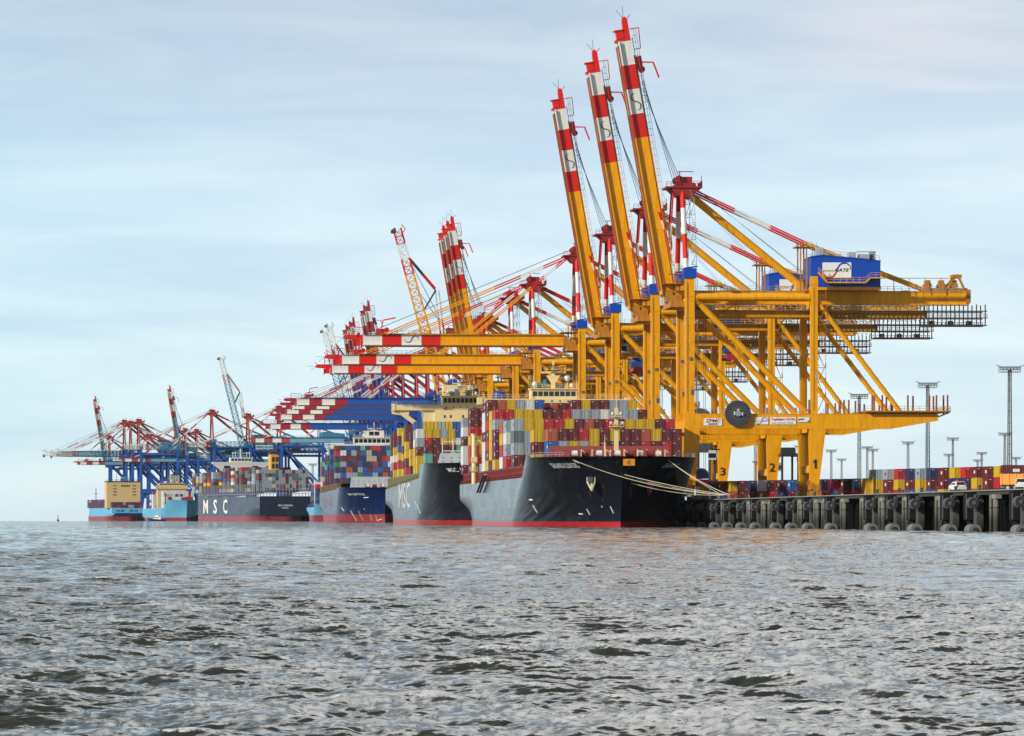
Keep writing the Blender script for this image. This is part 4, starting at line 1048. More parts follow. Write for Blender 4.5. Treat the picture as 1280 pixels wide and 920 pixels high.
# ---------------- the second ship
B = ship_at('container_ship', 1.235, -26, L=312, B=48, zbow=19.2, zdeck=14.9, zstern=12.6, fc=(62,58), rake=8, Lw=95, Ld=44, boot=1.4)
tag(B.root, 'second container ship with black hull, white letters on its grey-lit side and cream winged bridge', 'container ship')
B.hull([M['hull_black'], M['boot_red']])
B.hull_text('side_letters', 'MSC', 498.5, 513, 5.6, 8.4, 'side_letter_white', bold=.01)
B.hull_text('ship_name', 'MSC A', 562, 583, 16.4, 1.2, 'white_letter', bold=.01)
b = MB(); B.decal_bar(b, 522, 6.0, 525.5, 3.6, .32); B.decal_bar(b, 518.5, 7.6, 521, 6.2, .15); b.build('draft_mark', [M['white_letter']], B.root)
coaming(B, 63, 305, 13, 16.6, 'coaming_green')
breakwater(B, 37, 19.3, 18.7, 22.6, 'breakwater_grey')
bow_gear(B, 19.0, 14, 8, 5); B.railing(64, 306, -1, mat='coaming_green')
bridge_house(B, 252, 40.7, 42.7, 24.3, 7.2, 14, 'cream', zbase=14, wing_gusset=True, nw=9, xo=1.0)
b = MB(); b.box(-9,9,250.9,252.2,36.0,40.7,0); 
for x in (-5.4,-3.2,1.2): b.box(x-.3,x+.3,250.84,250.95,38.0,39.0,1)
put_text(b,'MSC A',lambda u,v:(-5.8+u,250.85,40.9+v),width=3.2,height=.75,m=2)
b.box(-5.5,4.5,258,268,46,50,0); b.box(-7,6.5,257.5,258,47.5,47.8,0)
b.build('bridge_front', [M['cream'], M['glass'], M['black_letter']], B.root)
b = MB(); b.box(2,8,268,276,20,47.4,0); b.box(2.2,7.8,268,276,47.4,49,1); b.tube((4,272,49),(4,272,51),.6,1,10); b.tube((6,272,49),(6,272,50.5),.6,1,10); b.build('funnel', [M['cream'], M['dark']], B.root)
b = MB()
for k in range(2): b.tube((-13.2+k*0,60.2,18.6+k*3.3),(-13.2,60.9,18.6+k*3.3),1.45,0,20); b.tube((-13.2,60.0,18.6+k*3.3),(-13.2,60.2,18.6+k*3.3),.55,1,12)
for x in (-16.6,-13.2,-9.9): b.bar((x,61.2,15.5),(x,61.2,27.5),.3,.3,2)
for z in (23.6,26.6): b.bar((-16.6,61.2,z),(-9.9,61.2,z),.25,.25,2)
b.build('hose_reel', [M['grey'], M['dark'], M['white']], B.root)
WB = dict(M=30,R=10,Y=30,G=12,B=6,O=3,W=5,T=2,K=2)
GBc = 'containers on the second ship'
baysB = [
 (75, 17, 3, 2.95, ['MMVMTWGMMM?','TMRMMMMM','RRMMMMMM']),
 (102,18, 5, 2.93, ['WYYGYBRYY','GRMYYWLR','MMVMTWCMM','YT','YR']),
 (118,18, 6, 2.90, ['BYYGYBY?','GYYG','WR','YM','YM','YM']),
 (147,18, 5, 2.90, ['MM','MY','YM','YM','MY']),
 (182,18, 6, 2.93, ['MM','MM','YM','YY','MM','RM']),
 (200,18, 6, 2.60, ['YM','YM','VM','YM','MY','YM']),
 (236,18, 6, 2.90, ['YY','MM','BM','YG','RM','YM']),
 (270,18, 6, 2.75, ['MM','MM','YM','WM','RM','YM']),
 (292,18, 6, 2.70, ['MM','MM','MM','WM','GM','MM']),
]
for i, (y, n, tr, h, rows) in enumerate(baysB):
    stack_bay(B, y, n, tr, h, 16.7 if i else 17.0, WB, rows, 'second ship', (BN[i+1] if i < 8 else 'rearmost')+' bay', GBc, pitch=2.52)
# ---------------- the blue ship
Cs = ship_at('container_ship', 1.93, -26.5, L=335, B=43, zbow=17.0, zdeck=16.4, zstern=15.6, fc=(52,48), rake=8, Lw=90, Ld=40, boot=4.0)
tag(Cs.root, 'third container ship with navy blue hull, broad red waterline and white bridge', 'container ship')
Cs.hull([M['hull_navy'], M['boot_pink']])
Cs.hull_text('side_letters', 'CMA CGM', 403.5, 415, 7.4, 6.2, 'faded_letter', bold=.0)
Cs.hull_text('ship_name', 'CMA CGM TITUS', 436, 457, 13.2, .95, 'white_letter', bold=.02)
b = MB()
for (xa,za,xb,zb) in ((427,7.2,430,5.6),(455,12.0,461,12.2),(438,5.8,446,.8),(448,5.6,454,1.0),(455,6.8,456,6.2),(463,3.6,465,1.0),(470,3.6,471,1.2),(472,1,478,1.8)): Cs.decal_bar(b, xa, za, xb, zb, .45)
b.build('draft_mark', [M['white_letter']], Cs.root)
coaming(Cs, 52, 325, 16, 19.2, 'coaming_brown'); breakwater(Cs, 38, 15.5, 16.7, 22.4, 'breakwater_grey'); bow_gear(Cs, 16.9, 10, 5, 9)
b = MB(); b.bar((10.5,20,16.5),(10.5,20,26),2.4,2.0,0,1.2,1.2); b.bar((10.5,20,26),(10.5,20,33),.8,.8,0,.4,.4); b.bar((7.8,20,29.5),(13.2,20,29.5),.7,.5,0); b.bar((8.6,20,26),(12.4,20,26),.5,1.2,0); b.build('foremast', [M['cream_white']], Cs.root)
bridge_house(Cs, 125, 37.4, 39.6, 21.6, 10.5, 14, 'cream_white', zbase=17, wh_h=3.2, nw=9)
b = MB(); b.box(-5,5,127,133,42.9,46.5,0); windows_row(b,-2.8,2.8,2,127,44,46,1,.15); b.build('upper_bridge', [M['cream_white'], M['glass']], Cs.root)
WC = dict(M=26,R=7,N=26,B=16,G=8,C=7,T=3,E=3,O=4,P=2,W=4)
GC = 'containers on the blue-hulled ship'
for i, (y, n, tr, h) in enumerate([(52,13,4,2.7),(67,15,6,2.75),(82,17,7,2.72),(97,17,7,2.72),(165,17,7,2.65),(200,17,7,2.6),(240,17,6,2.8),(280,17,6,2.6),(310,17,5,2.7)]):
    stack_bay(Cs, y, n, tr, h, 19.2, WC, None, 'blue-hulled ship', BN[i+1]+' bay', GC)
# ---------------- light blue feeder between
D_ = ship_at('feeder_ship', 2.55, -22, L=190, B=32, zbow=11.5, zdeck=9.4, fc=(24,18), rake=6, Lw=70, Ld=30, boot=4.2)
tag(D_.root, 'small light blue container ship half hidden left of the navy blue hull', 'container ship')
D_.hull([M['hull_lightblue'], M['boot_pink']]); coaming(D_, 24, 180, 9, 11, 'blue_dark')
b = MB(); b.bar((-11,30,10),(-11,30,31),.8,.8); b.bar((-11,30,26),(-13.5,27,30),.5,.5); b.bar((-14.5,60,10),(-14.5,60,27),.5,.5); b.build('deck_mast', [M['white']], D_.root)
bridge_house(D_, 60, 24, 25.5, 15, 6, 9, 'cream_white', zbase=10, wh_h=2.6, nw=6)
WD = dict(N=35,M=20,G=15,B=10,R=8,L=12)
for i, (y, n, tr, h) in enumerate([(32,9,3,2.6),(46,11,5,2.6),(95,12,5,2.6),(125,12,4,2.6)]):
    stack_bay(D_, y, n, tr, h, 11.2, WD, None, 'small light blue ship', BN[i+1]+' bay', 'containers on the small light blue ship')
# ---------------- far grey ship, stern towards the viewer, with MSC on its side
M['transom_slate'] = hull_paint('dark_slate_transom_paint', (.014,.022,.050), .3, .4)
class SternShip(Ship):
    """same hull turned round: y runs from the stern (towards the viewer) to the bow"""
    def __init__(s, *a, **k):
        s.sh = k.pop('stern_half', .92); super().__init__(*a, **k)
    def deck(s, y): return s.zd if y < s.L-40 else s.zbow
    def y0(s, z): return 0.0
    def half(s, y, z):
        k = clamp(1-(z/(s.zd*.55)))
        e = clamp(1-y/60)
        h = s.B/2*(1-(1-s.sh)*e**2)*(1-.55*k**1.5*e**1.5)
        q = clamp((s.L-y)/70); return h*(1-(1-q)**2)**.6
E = SternShip('container_ship', at_px(356.5, 3640), R(12.9), L=330, B=39, zbow=19, zdeck=18.2, boot=3.6, Lw=60)
E.hull([M['hull_slate'], M['boot_pink']])
tag(E.root, 'large grey container ship seen from its stern with three widely spaced white letters', 'container ship')
b = MB(); b.box(-19.0,19.0,-.35,-.12,4.2,18.0,0); b.poly([(-18.9,18.0),(18.9,18.0),(18.6,18.5),(-18.6,18.5)],-.5,-.1,0)
for x in (-10,-5,5,10): b.box(x-1.6,x+1.6,-.42,-.3,14.2,14.9,1)
tr_ = b.build('transom', [M['transom_slate'], M['dark']], E.root)
b = MB(); put_text(b,'MSC AURORA',lambda u,v:(-5.4+u,-.48,11.2+v),width=11.0,height=1.1,m=0,bold=.03); put_text(b,'PANAMA',lambda u,v:(-2.6+u,-.48,9.5+v),width=5.2,height=.8,m=0,bold=.02); b.build('ship_name', [M['white_letter']], tr_)
for ch, xa, xb in (('M',254.3,260.2),('S',266.8,271.4),('C',279.0,284.2)):
    ya, yb = E.solve(xa, 8, -1), E.solve(xb, 8, -1)
    E.hull_text_y('side_letter', ch, ya, yb, 6.2, 10.2, 'white_letter', bold=.02)
b = MB()
for k in range(46): 
    y = 3+k*7; b.bar((-E.half(y,18)+.4,y,18.2),(-E.half(y,18)+.4,y,27.5),.5,.5); b.bar((-E.half(y,18)+.4,y,20.3),(-E.half(y+7,18)+.4,y+7,20.3),.3,.3)
for k in range(16): b.bar((-18+k*2.4,2.5,18.2),(-18+k*2.4,2.5,28),.45,.45)
for z in (20.5, 23.5): b.bar((-18,2.5,z),(18,2.5,z),.35,.35)
b.build('lashing_frame', [M['rail_grey']], E.root)
b = MB(); yb_ = 190
b.box(-22.5,22.5,yb_,yb_+4,44.2,45.6,0); b.poly([(-22.5,44.3),(22.5,44.3),(12,36.5),(-12,36.5)],yb_+.2,yb_+4,0); b.box(-13.5,13.5,yb_+.5,yb_+9,28,44.3,0); b.box(-8.5,8.5,yb_,yb_+6,45.6,49,0); windows_row(b,-8,8,6,yb_,46.6,48.2,1,.2)
for s_ in (-1,1): b.box(s_*11-2.4,s_*11+2.4,yb_+.05,yb_+.25,39.8,42.8,1); 
b.bar((0,yb_+3,49),(0,yb_+3,56),.9,.9,0); b.bar((-3.5,yb_+3,52.5),(3.5,yb_+3,52.5),.4,.4,0)
for dx in (-6,-4,5,7): b.bar((dx,yb_+3,49),(dx,yb_+3,52.5),.35,.35,0); b.sphere((dx,yb_+3,52.5),.7,0,8,5)
b.build('superstructure', [M['cream_white'], M['glass']], E.root)
M['funnel_yellow'] = paint('funnel_yellow_paint', (.70,.36,.05), .5, .2)
b = MB(); b.box(-7.4+8,7.4-3,62,74,28,50,0)
for x in (2.2,5.4):
    for z in (42.2,47.0): pass
fun = b
for x0 in (0.0, 3.1):
    pass
b.box(.4,6.2,61.2,62,36,49.6,0)
for x0 in (1.0, 3.8):
    for z0 in (39.6, 44.6): b.box(x0,x0+1.9,61.0,61.3,z0,z0+3.4,1)
b.box(.2,7.0,62.5,73.5,50,51.6,1)
for k in range(3): b.tube((1.6+k*2,68,51.6),(1.6+k*2,68,54.2),.6,1,8)
b.build('funnel', [M['funnel_yellow'], M['dark']], E.root)
WE = dict(M=26,G=22,L=14,V=14,R=5,Y=5,W=4,B=3,K=7)
GE = 'containers on the far grey ship'
for i in range(17):
    y = 6+i*18.3
    if i == 3 or (182 < y < 200): continue
    stack_bay(E, y, 15, 6 if i < 3 else (7 if i < 9 else 6), 2.65, 22.0, WE if i > 2 else dict(G=45,L=25,M=14,V=8,R=3,W=5), None, 'far grey ship', ORD[i+1]+' bay', GE)
# ---------------- two light blue ships at the far left
Fs = SternShip('container_ship', at_px(159, 4520), R(11.5), L=230, B=29, zbow=15, zdeck=12.0, boot=4.4, Lw=60, stern_half=.95)
Fs.hull([M['hull_lightblue'], M['boot_pink']]); tag(Fs.root, 'leftmost light blue ship with tall beige accommodation block seen from its stern', 'container ship')
b = MB(); b.box(-13.8,13.8,-.3,-.1,7.4,11.8,0); b.poly([(-13.9,4.5),(13.9,4.5),(13.9,7.4),(-10.5,7.4)],-.3,-.1,2)
for x in (-8.2,-4.2,4.0,8.2): b.box(x-1.5,x+1.5,-.4,-.25,8.8,10.0,1)
b.build('transom', [M['hull_lightblue'], M['dark'], M['hull_navy']], Fs.root)
b = MB(); yb_ = 14; b.box(-17,13.8,yb_,yb_+16,12,36,0); b.box(-17.6,14.4,yb_-.6,yb_+16.5,36,36.6,2)
for z in (23.5,26.3,29.0,31.8): 
    for x in (-9.5,8.2): windows_row(b,x-1.8,x+1.8,2,yb_,z,z+1.0,1,.25)
windows_row(b,-4,4.4,5,yb_,31.4,33.0,1,.25)
b.rail([(-17.4,yb_-.4,36.6),(14.2,yb_-.4,36.6)],1.4,2,.1,2); b.box(-3.6,2.8,yb_+3,yb_+9,36.6,39.4,3); b.sphere((-.4,yb_+6,39.0),2.4,3,10,6,.6)
b.bar((-7.5,yb_+4,36),(-7.5,yb_+4,43),.4,.4,2); b.bar((3.5,yb_+4,36),(3.5,yb_+4,41),.3,.3,2)
b.build('superstructure', [M['beige'], M['glass'], M['dark'], M['teal']], Fs.root)
b = MB(); b.bar((-8,175,18),(-8,175,31),.6,.6); b.bar((-9.5,175,26),(-6.5,175,26),.4,.4); b.build('foremast', [M['dark']], Fs.root)
for i, (y, tr) in enumerate([(1,2)]+[(34+k*15,3) for k in range(11)]):
    stack_bay(Fs, y, 11, tr, 2.6, 12.2, dict(V=50,M=22,N=14,G=6,R=4), None, 'leftmost light blue ship', ORD[i+1]+' bay', 'containers on the leftmost light blue ship')
Gs = Ship('container_ship', at_px(233, 4600), R(9.6)+0.012, L=250, B=34, zbow=19.5, zdeck=12.0, fc=(44,20), rake=9, Lw=90, Ld=50, boot=3.4)
Gs.hull([M['hull_lightblue'], M['boot_pink']]); tag(Gs.root, 'light blue ship with high flared bow and white container stacks, second from left', 'container ship')
b = MB(); b.box(-4,4,3,10,19,22.0,0); b.build('bow_mast', [M['maroon_steel']], Gs.root)
bridge_house(Gs, 120, 30.5, 33.5, 15, 12, 13.5, 'beige', zbase=12, wh_h=2.2, nw=10)
b = MB(); b.box(2,10,140,150,30,45,0)
for k in range(3): b.box(2.6+k*2.4,4.4+k*2.4,139.8,140,36,43.5,1)
b.build('funnel', [M['dark'], M['grey']], Gs.root)
for i, (y, n, tr) in enumerate([(44,9,4),(60,11,6),(76,11,6),(150,12,6),(168,12,5)]):
    stack_bay(Gs, y, n, tr, 2.6, 12.4, dict(W=72,G=6,V=8,R=8,M=4), None, 'light blue ship with flared bow', ORD[i+1]+' bay', 'containers on the light blue ship with flared bow')
b = MB(); b.bar((-13.8,60,12),(-13.8,60,27),.7,.7); b.bar((-13.8,60,24),(-15,56,29),.5,.5); b.build('deck_crane', [M['cream']], Gs.root)
# pilot launch
pr = at_px(196, 4300); pl = empty('pilot_launch', (pr.x, pr.y, -drop(pr.y)), R(80), 'small dark and white pilot launch in front of the light blue ship with flared bow', 'boat')
b = MB(); vs = []
for i, (y, w) in enumerate(((-8,1.8),(-3,2.4),(3,2.2),(8,.1))):
    for z, f in ((-.3,.7),(1.6+.12*max(0,y),1)): vs += [(-w*f,y,z),(w*f,y,z)]
fs = []
for i in range(3):
    a = i*4; c = a+4
    fs += [(a,c,c+2,a+2),(a+1,a+3,c+3,c+1),(a+2,c+2,c+3,a+3)]
fs += [(0,2,3,1)]
b.add(vs, fs, 0); b.build('hull', [M['hull_navy']], pl)
b = MB(); b.poly([(-1.6,1.6),(1.6,1.6),(1.4,3.6),(-1.4,3.6)],-4,3,0); b.box(-1.55,1.55,-2,3.05,2.7,3.3,1); b.poly([(-1.2,3.6),(1.2,3.6),(1.0,5.0),(-1.0,5.0)],-2,1.6,0); b.bar((0,-1,5),(0,-1,8),.15,.15,0); b.box(-1,1,-1.2,-.9,5.6,5.8,0); b.build('cabin', [M['white'], M['glass']], pl)
# channel beacon
pb = at_px(72.5, 4200); bo = empty('channel_beacon', (pb.x, pb.y, -drop(pb.y)), 0, 'tiny dark channel marker standing alone on the horizon at the left', 'buoy')
b = MB(); b.tube((0,0,-.5),(0,0,1.2),1.0,0,12); b.tube((0,0,1.2),(0,0,4.6),.45,0,8,r2=.15); b.sphere((0,0,4.9),.4,0,8,5); b.build('buoy_body', [M['dark']], bo)
# ------------------------------------------------------------------ terminal ground and quay
EDGE = -2.4
def strip_sheet(name, w0, w1, z, mat, t0=-1150, t1=2350, n=36, bend=True):
    b = MB(); P = []
    for i in range(n+1):
        t = t0+(t1-t0)*i/n; P.append((Qz(w0,t,z), Qz(w1,t,z)))
    if bend:
        c, s = math.cos(A2), math.sin(A2)
        for k in range(1, 12):
            q = Q(w0, t1); L_ = k*220.0
            a = Vector((q.x - s*L_, q.y + c*L_)); bq = Vector((a.x + c*(w1-w0), a.y + s*(w1-w0)))
            P.append((Vector((a.x,a.y,z-drop(a.y,a.x))), Vector((bq.x,bq.y,z-drop(bq.y,bq.x)))))
    for (a, c_), (d, e) in zip(P[:-1], P[1:]): b.add([a, c_, e, d], [(0,1,2,3)])
    o = b.build(name, [M[mat]]); return tag(o, kind='structure')
strip_sheet('quay_apron', EDGE+1.0, 60, QZ, 'asphalt')
strip_sheet('terminal_ground', 60, 1500, QZ-.01, 'asphalt')
# the quay wall: coping, dark back wall, bent continuation
qw = empty('quay_wall', Qz(0,-300,0), 0, 'long dark quay wall with pale coping running along the berths', 'quay wall')
def rel(o): 
    o.parent = qw; o.location = -Vector(qw.location)
b = MB()
def wall_run(b, w0, w1, z0, z1, m=0, t0=-1150, t1=2350, n=36):
    for i in range(n):
        ta, tb = t0+(t1-t0)*i/n, t0+(t1-t0)*(i+1)/n
        vs = [Qz(w, t, z) for t in (ta, tb) for w, z in ((w0,z0),(w1,z0),(w1,z1),(w0,z1))]
        b.add(vs, [(0,1,5,4),(1,2,6,5),(2,3,7,6),(3,0,4,7)] + ([(3,2,1,0)] if i == 0 else []) + ([(4,5,6,7)] if i == n-1 else []), m)
wall_run(b, EDGE, EDGE+1.02, 5.75, QZ+.02, 0); o = b.build('coping', [M['coping_dark']]); rel(o)
b = MB(); wall_run(b, EDGE-.30, EDGE-.01, 6.34, QZ+.0, 0); o = b.build('coping_edge', [M['pale_edge']]); rel(o)
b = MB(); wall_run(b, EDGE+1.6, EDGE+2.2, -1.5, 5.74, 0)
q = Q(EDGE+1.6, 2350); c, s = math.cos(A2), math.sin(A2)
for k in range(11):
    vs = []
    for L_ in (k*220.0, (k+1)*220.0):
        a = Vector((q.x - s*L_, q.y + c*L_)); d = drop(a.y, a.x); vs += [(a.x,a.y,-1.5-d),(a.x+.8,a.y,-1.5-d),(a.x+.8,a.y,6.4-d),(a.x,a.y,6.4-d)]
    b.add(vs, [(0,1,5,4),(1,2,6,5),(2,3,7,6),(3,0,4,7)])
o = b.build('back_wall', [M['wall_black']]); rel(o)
# fender stations and pile groups
def fender_proto():
    r = empty('quay_fender', (0,0,0))
    b = MB(); b.box(-.75,.2,-1.0,1.0,-1,5.0,0); b.build('pale_panel', [M['pale_panel']], r)
    b = MB(); b.box(-1.5,.2,4.2,8.2,1.8,6.2,0); b.box(-1.0,.1,4.6,7.8,-1,1.8,0); b.box(-1.58,-1.5,5.0,5.25,2,5.8,1); b.box(-.7,.1,9.4,11.6,3.2,5.9,1); b.box(-.5,.0,9.8,11.2,-1,3.2,0); b.build('dark_frame', [M['dark_pile'], M['mast_grey']], r)
    b = MB(); b.tube((-1.55,-2.6,4.5),(-1.55,0.4,4.5),.82,0,22); b.tube((-1.55,-2.68,4.5),(-1.55,-2.6,4.5),.26,1,14)
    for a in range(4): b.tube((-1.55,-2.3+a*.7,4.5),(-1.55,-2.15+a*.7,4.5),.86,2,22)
    b.bar((-1.55,-2.6,4.5),(-.6,-2.6,5.9),.09,.09,1); b.bar((-1.55,.4,4.5),(-.6,.4,5.9),.09,.09,1)
    b.build('roller', [M['rubber'], M['mast_grey'], M['rubber_highlight']], r)
    b = MB(); b.tube((-1.35,-2.8,.15),(-1.35,2.2,.15),1.0,0,22); b.tube((-1.35,-2.9,.15),(-1.35,-2.8,.15),.5,1,16); b.build('floating_roller', [M['rubber_highlight'], M['rubber']], r)
    b = MB(); b.box(-.3,.5,2.2,3.6,-1,5.7,0); b.bar((-.5,2.9,-1),(-.5,2.9,5.8),.18,.18,1); b.bar((-.5,3.4,-1),(-.5,3.4,5.8),.18,.18,1)
    for k in range(14): b.bar((-.5,2.9,.2+k*.4),(-.5,3.4,.2+k*.4),.08,.08,1)
    b.build('ladder', [M['dark_pile'], M['mast_grey']], r)
    return r
M['rubber_highlight'] = paint('highlight_grey_rubber', (.15,.16,.17), .55, .4, (.04,.04,.045), streak=False)  # lighter grey painted in as the highlight on roller rims and floating rollers
def pile_proto():
    r = empty('pile_group', (0,0,0))
    for y, rad in ((0,.40),(1.6,.36),(5.5,.28)):
        b = MB(); b.tube((-.35,y,-1.5),(-.35,y,5.7),rad,0,16); b.tube((-.35,y,3.6),(-.35,y,3.85),rad+.05,1,16); b.build('pile', [M['pale_pile'], M['dark']], r)
    b = MB(); b.box(-.75,.2,-1.2,2.6,5.1,5.75,0); b.build('pile_cap', [M['concrete']], r)
    return r
fp, pp = fender_proto(), pile_proto(); first = True
ts = [-462,-438,-401,-375,-348,-294,-260,-233,-207,-171,-144,-117,-90,-62,-35]
ts = [-560,-532,-505] + ts + [-8, 20]
pos_words = [ORD[i]+' from the right' for i in range(1, 31)]
vis_i = 0; pn = 0
for i, t in enumerate(ts):
    p = Qz(EDGE, t, 0)
    px = 640+F_PX*p.x/p.y
    if px > 1300: continue
    vis_i += 1
    f = fp if vis_i == 1 else copy_tree(fp); f.location = p; f.rotation_euler = (0,0,ANG)
    tag(f, 'black roller fender station on the quay wall, %s' % pos_words[vis_i-1], 'fender', 'fenders along the quay wall')
    nxt_ = ts[i+1] if i+1 < len(ts) else t+28
    spots = [t+14+(3 if i%3==0 else 0)] + ([t+30, t+41] if nxt_-t > 45 else ([t+26] if nxt_-t > 32 else []))
    for tp in spots:
        if random.random() < .38: continue
        pn += 1
        g = pp if pn == 1 else copy_tree(pp); g.location = Qz(EDGE, tp, 0); g.rotation_euler = (0,0,ANG)
        tag(g, 'pale round piles below the quay coping, %s group from the right' % ORD[pn], 'piles', 'pile groups along the quay wall')
# bollards
def bollard_mesh():
    b = MB(); b.tube((0,0,0),(0,0,.6),.26,0,12,r2=.22); b.tube((0,0,.6),(0,0,.8),.38,0,12,r2=.32); b.box(-.45,.45,-.45,.45,0,.08,0)
    return b
bo = None; k = 0
for i, t in enumerate(ts):
    p = Qz(EDGE+.9, t+7, QZ+.02)
    if 640+F_PX*p.x/p.y > 1290: continue
    k += 1
    if bo is None: bo = bollard_mesh().build('bollard', [M['dark']]); o = bo
    else: o = bo.copy(); COL.objects.link(o)
    o.location = p; o.rotation_euler = (0,0,ANG); tag(o, 'dark mooring bollard on the quay edge, %s' % pos_words[k-1], 'bollard', 'bollards on the quay edge')
# ------------------------------------------------------------------ mooring lines of the nearest ship
def quay_point(px, w=EDGE+.9, z=QZ+.9):
    lo, hi = -900.0, 900.0
    for _ in range(50):
        m_ = (lo+hi)/2; p = Q(w, m_)
        if 640+F_PX*p.x/p.y > px: lo = m_
        else: hi = m_
    return Qz(w, lo, z)
def mooring(sh, px0, z0, side, pxq, lab, sag=1.2, r=.075):
    y = sh.solve(px0, z0, side); l = sh.surf(y, z0, side, .1); p = sh.world(*l); q = quay_point(pxq)
    b = MB(); n = 20; P = []
    for i in range(n+1):
        f = i/n; c = p.lerp(q, f); c.z -= sag*4*f*(1-f); P.append(c)
    o_ = P[0]
    for a, c in zip(P[:-1], P[1:]): b.tube(a-o_, c-o_, r, 0, 6, caps=False)
    o = b.build('mooring_line', [M['hawser']]); o.location = o_
    tag(o, lab, 'mooring line', 'mooring lines from the nearest ship to the quay')
mooring(A, 719, 15.4, -1, 904, 'pale mooring line starting beside the ship name, upper of the two longest', 1.0)
mooring(A, 727, 15.3, -1, 905, 'pale mooring line starting beside the ship name, lower of the two longest', 2.2)
mooring(A, 764, 15.6, -1, 910, 'pale mooring line leaving the bow left of the orange letter board', .8)
mooring(A, 776, 15.6, -1, 911, 'pale mooring line leaving the bow just above the orange letter board', 1.6)
mooring(A, 800, 15.6, 1, 912, 'pale mooring line leaving the bow right of the orange letter board', .7)
mooring(A, 826, 15.6, 1, 903, 'shortest pale mooring line from the right shoulder of the black bow', .4)
# ------------------------------------------------------------------ light masts
def light_mast(px, ytop, H, lab, heads=1, width=1.3, kind='lattice'):
    S = (HOR-ytop)/(H+QZ-CAM_H); D = F_PX/S; p = at_px(px, D); zg = QZ - drop(D, p.x)
    r = empty('light_mast', (p.x, p.y, zg), 0, lab, 'light mast', 'floodlight masts in the terminal')
    b = MB()
    w = width
    if kind == 'lattice':
        b.lattice((0,0,0),(0,0,H-.5),w,w,int(H/1.6),.075,0,wy2=w*.62,hz2=w*.62)
        for s_ in (-1,1): b.bar((s_*w/2,-w/2,0),(s_*w*.31,-w*.31,H-.5),.3,.3,0)
        b.bar((0,0,0),(0,0,H),.22,.22,0)
    else: b.tube((0,0,0),(0,0,H),w*.5,0,12,r2=w*.25)
    b.build('pole', [M['mast_grey']], r)
    b = MB(); W = 3.0
    b.box(-W,W,-W*.7,W*.7,H-.1,H+.05,0); b.rail([(-W,-W*.7,H-1.5),(W,-W*.7,H-1.5)],1.5,1.0,.07,0); b.rail([(-W,W*.7,H-1.5),(W,W*.7,H-1.5)],1.5,1.0,.07,0); b.box(-W,W,-W*.7,W*.7,H-1.6,H-1.5,0)
    b.bar((-W-1.1,-W*.7,H+.45),(-W+.2,-W*.7,H),.22,.22,0); b.bar((W+1.1,-W*.7,H+.45),(W-.2,-W*.7,H),.22,.22,0)
    b.build('head_platform', [M['mast_grey']], r)
    for i in range(6):
        b = MB(); x = -W+.5+i*(2*W-1)/5; b.box(x-.36,x+.36,-W*.7-.5,-W*.7-.15,H-1.0,H-.15,0); b.box(x-.3,x+.3,-W*.7-.53,-W*.7-.5,H-.95,H-.2,1); b.bar((x,-W*.7-.15,H-.6),(x,-W*.7+.1,H-.2),.1,.1,0)
        b.build('floodlight', [M['dark'], M['grey']], r)
light_mast(1262, 458, 40, 'tallest floodlight mast, near the right edge of the photo')
light_mast(1159.5, 478, 40, 'floodlight mast passing behind the right tip of the yellow crane beam')
light_mast(1074, 492, 40, 'floodlight mast seen above the yellow crane beam between its braces')
light_mast(1135, 551, 38, 'short single floodlight mast alone between the crane tip and the yard, far behind', width=1.6)
light_mast(1191, 546, 40, 'far floodlight mast with wide head left of the white car')
light_mast(1186, 566, 38, 'lower far floodlight mast just left of a taller one above the yard', width=1.6)
light_mast(1227, 564, 38, 'far floodlight mast, taller of the close pair left of the tallest mast', width=1.6)
light_mast(1222, 573, 38, 'far floodlight mast, shorter of the close pair left of the tallest mast', width=1.8)
light_mast(1256, 540, 40, 'floodlight mast half hidden behind the tallest one', width=1.5)
light_mast(1270, 570, 38, 'small far floodlight mast closest to the right edge', width=1.8)
light_mast(1084, 557, 38, 'far floodlight mast, left one of the close pair below the yellow beam', width=1.5)
light_mast(1091, 560, 38, 'far floodlight mast, right one of the close pair below the yellow beam', width=1.5)
light_mast(1039, 561, 38, 'slim far floodlight mast just right of the leg numbered 1', width=1.5)
light_mast(1052, 572, 38, 'double headed far floodlight mast right of the leg numbered 1', width=1.5)
light_mast(944, 545, 40, 'lattice mast seen between the legs numbered 3 and 2', width=1.6)
light_mast(391, 578, 38, 'far floodlight mast above the small light blue ship', width=2.0)
light_mast(1000, 556, 40, 'lattice mast left of the leg numbered 1', width=1.5)
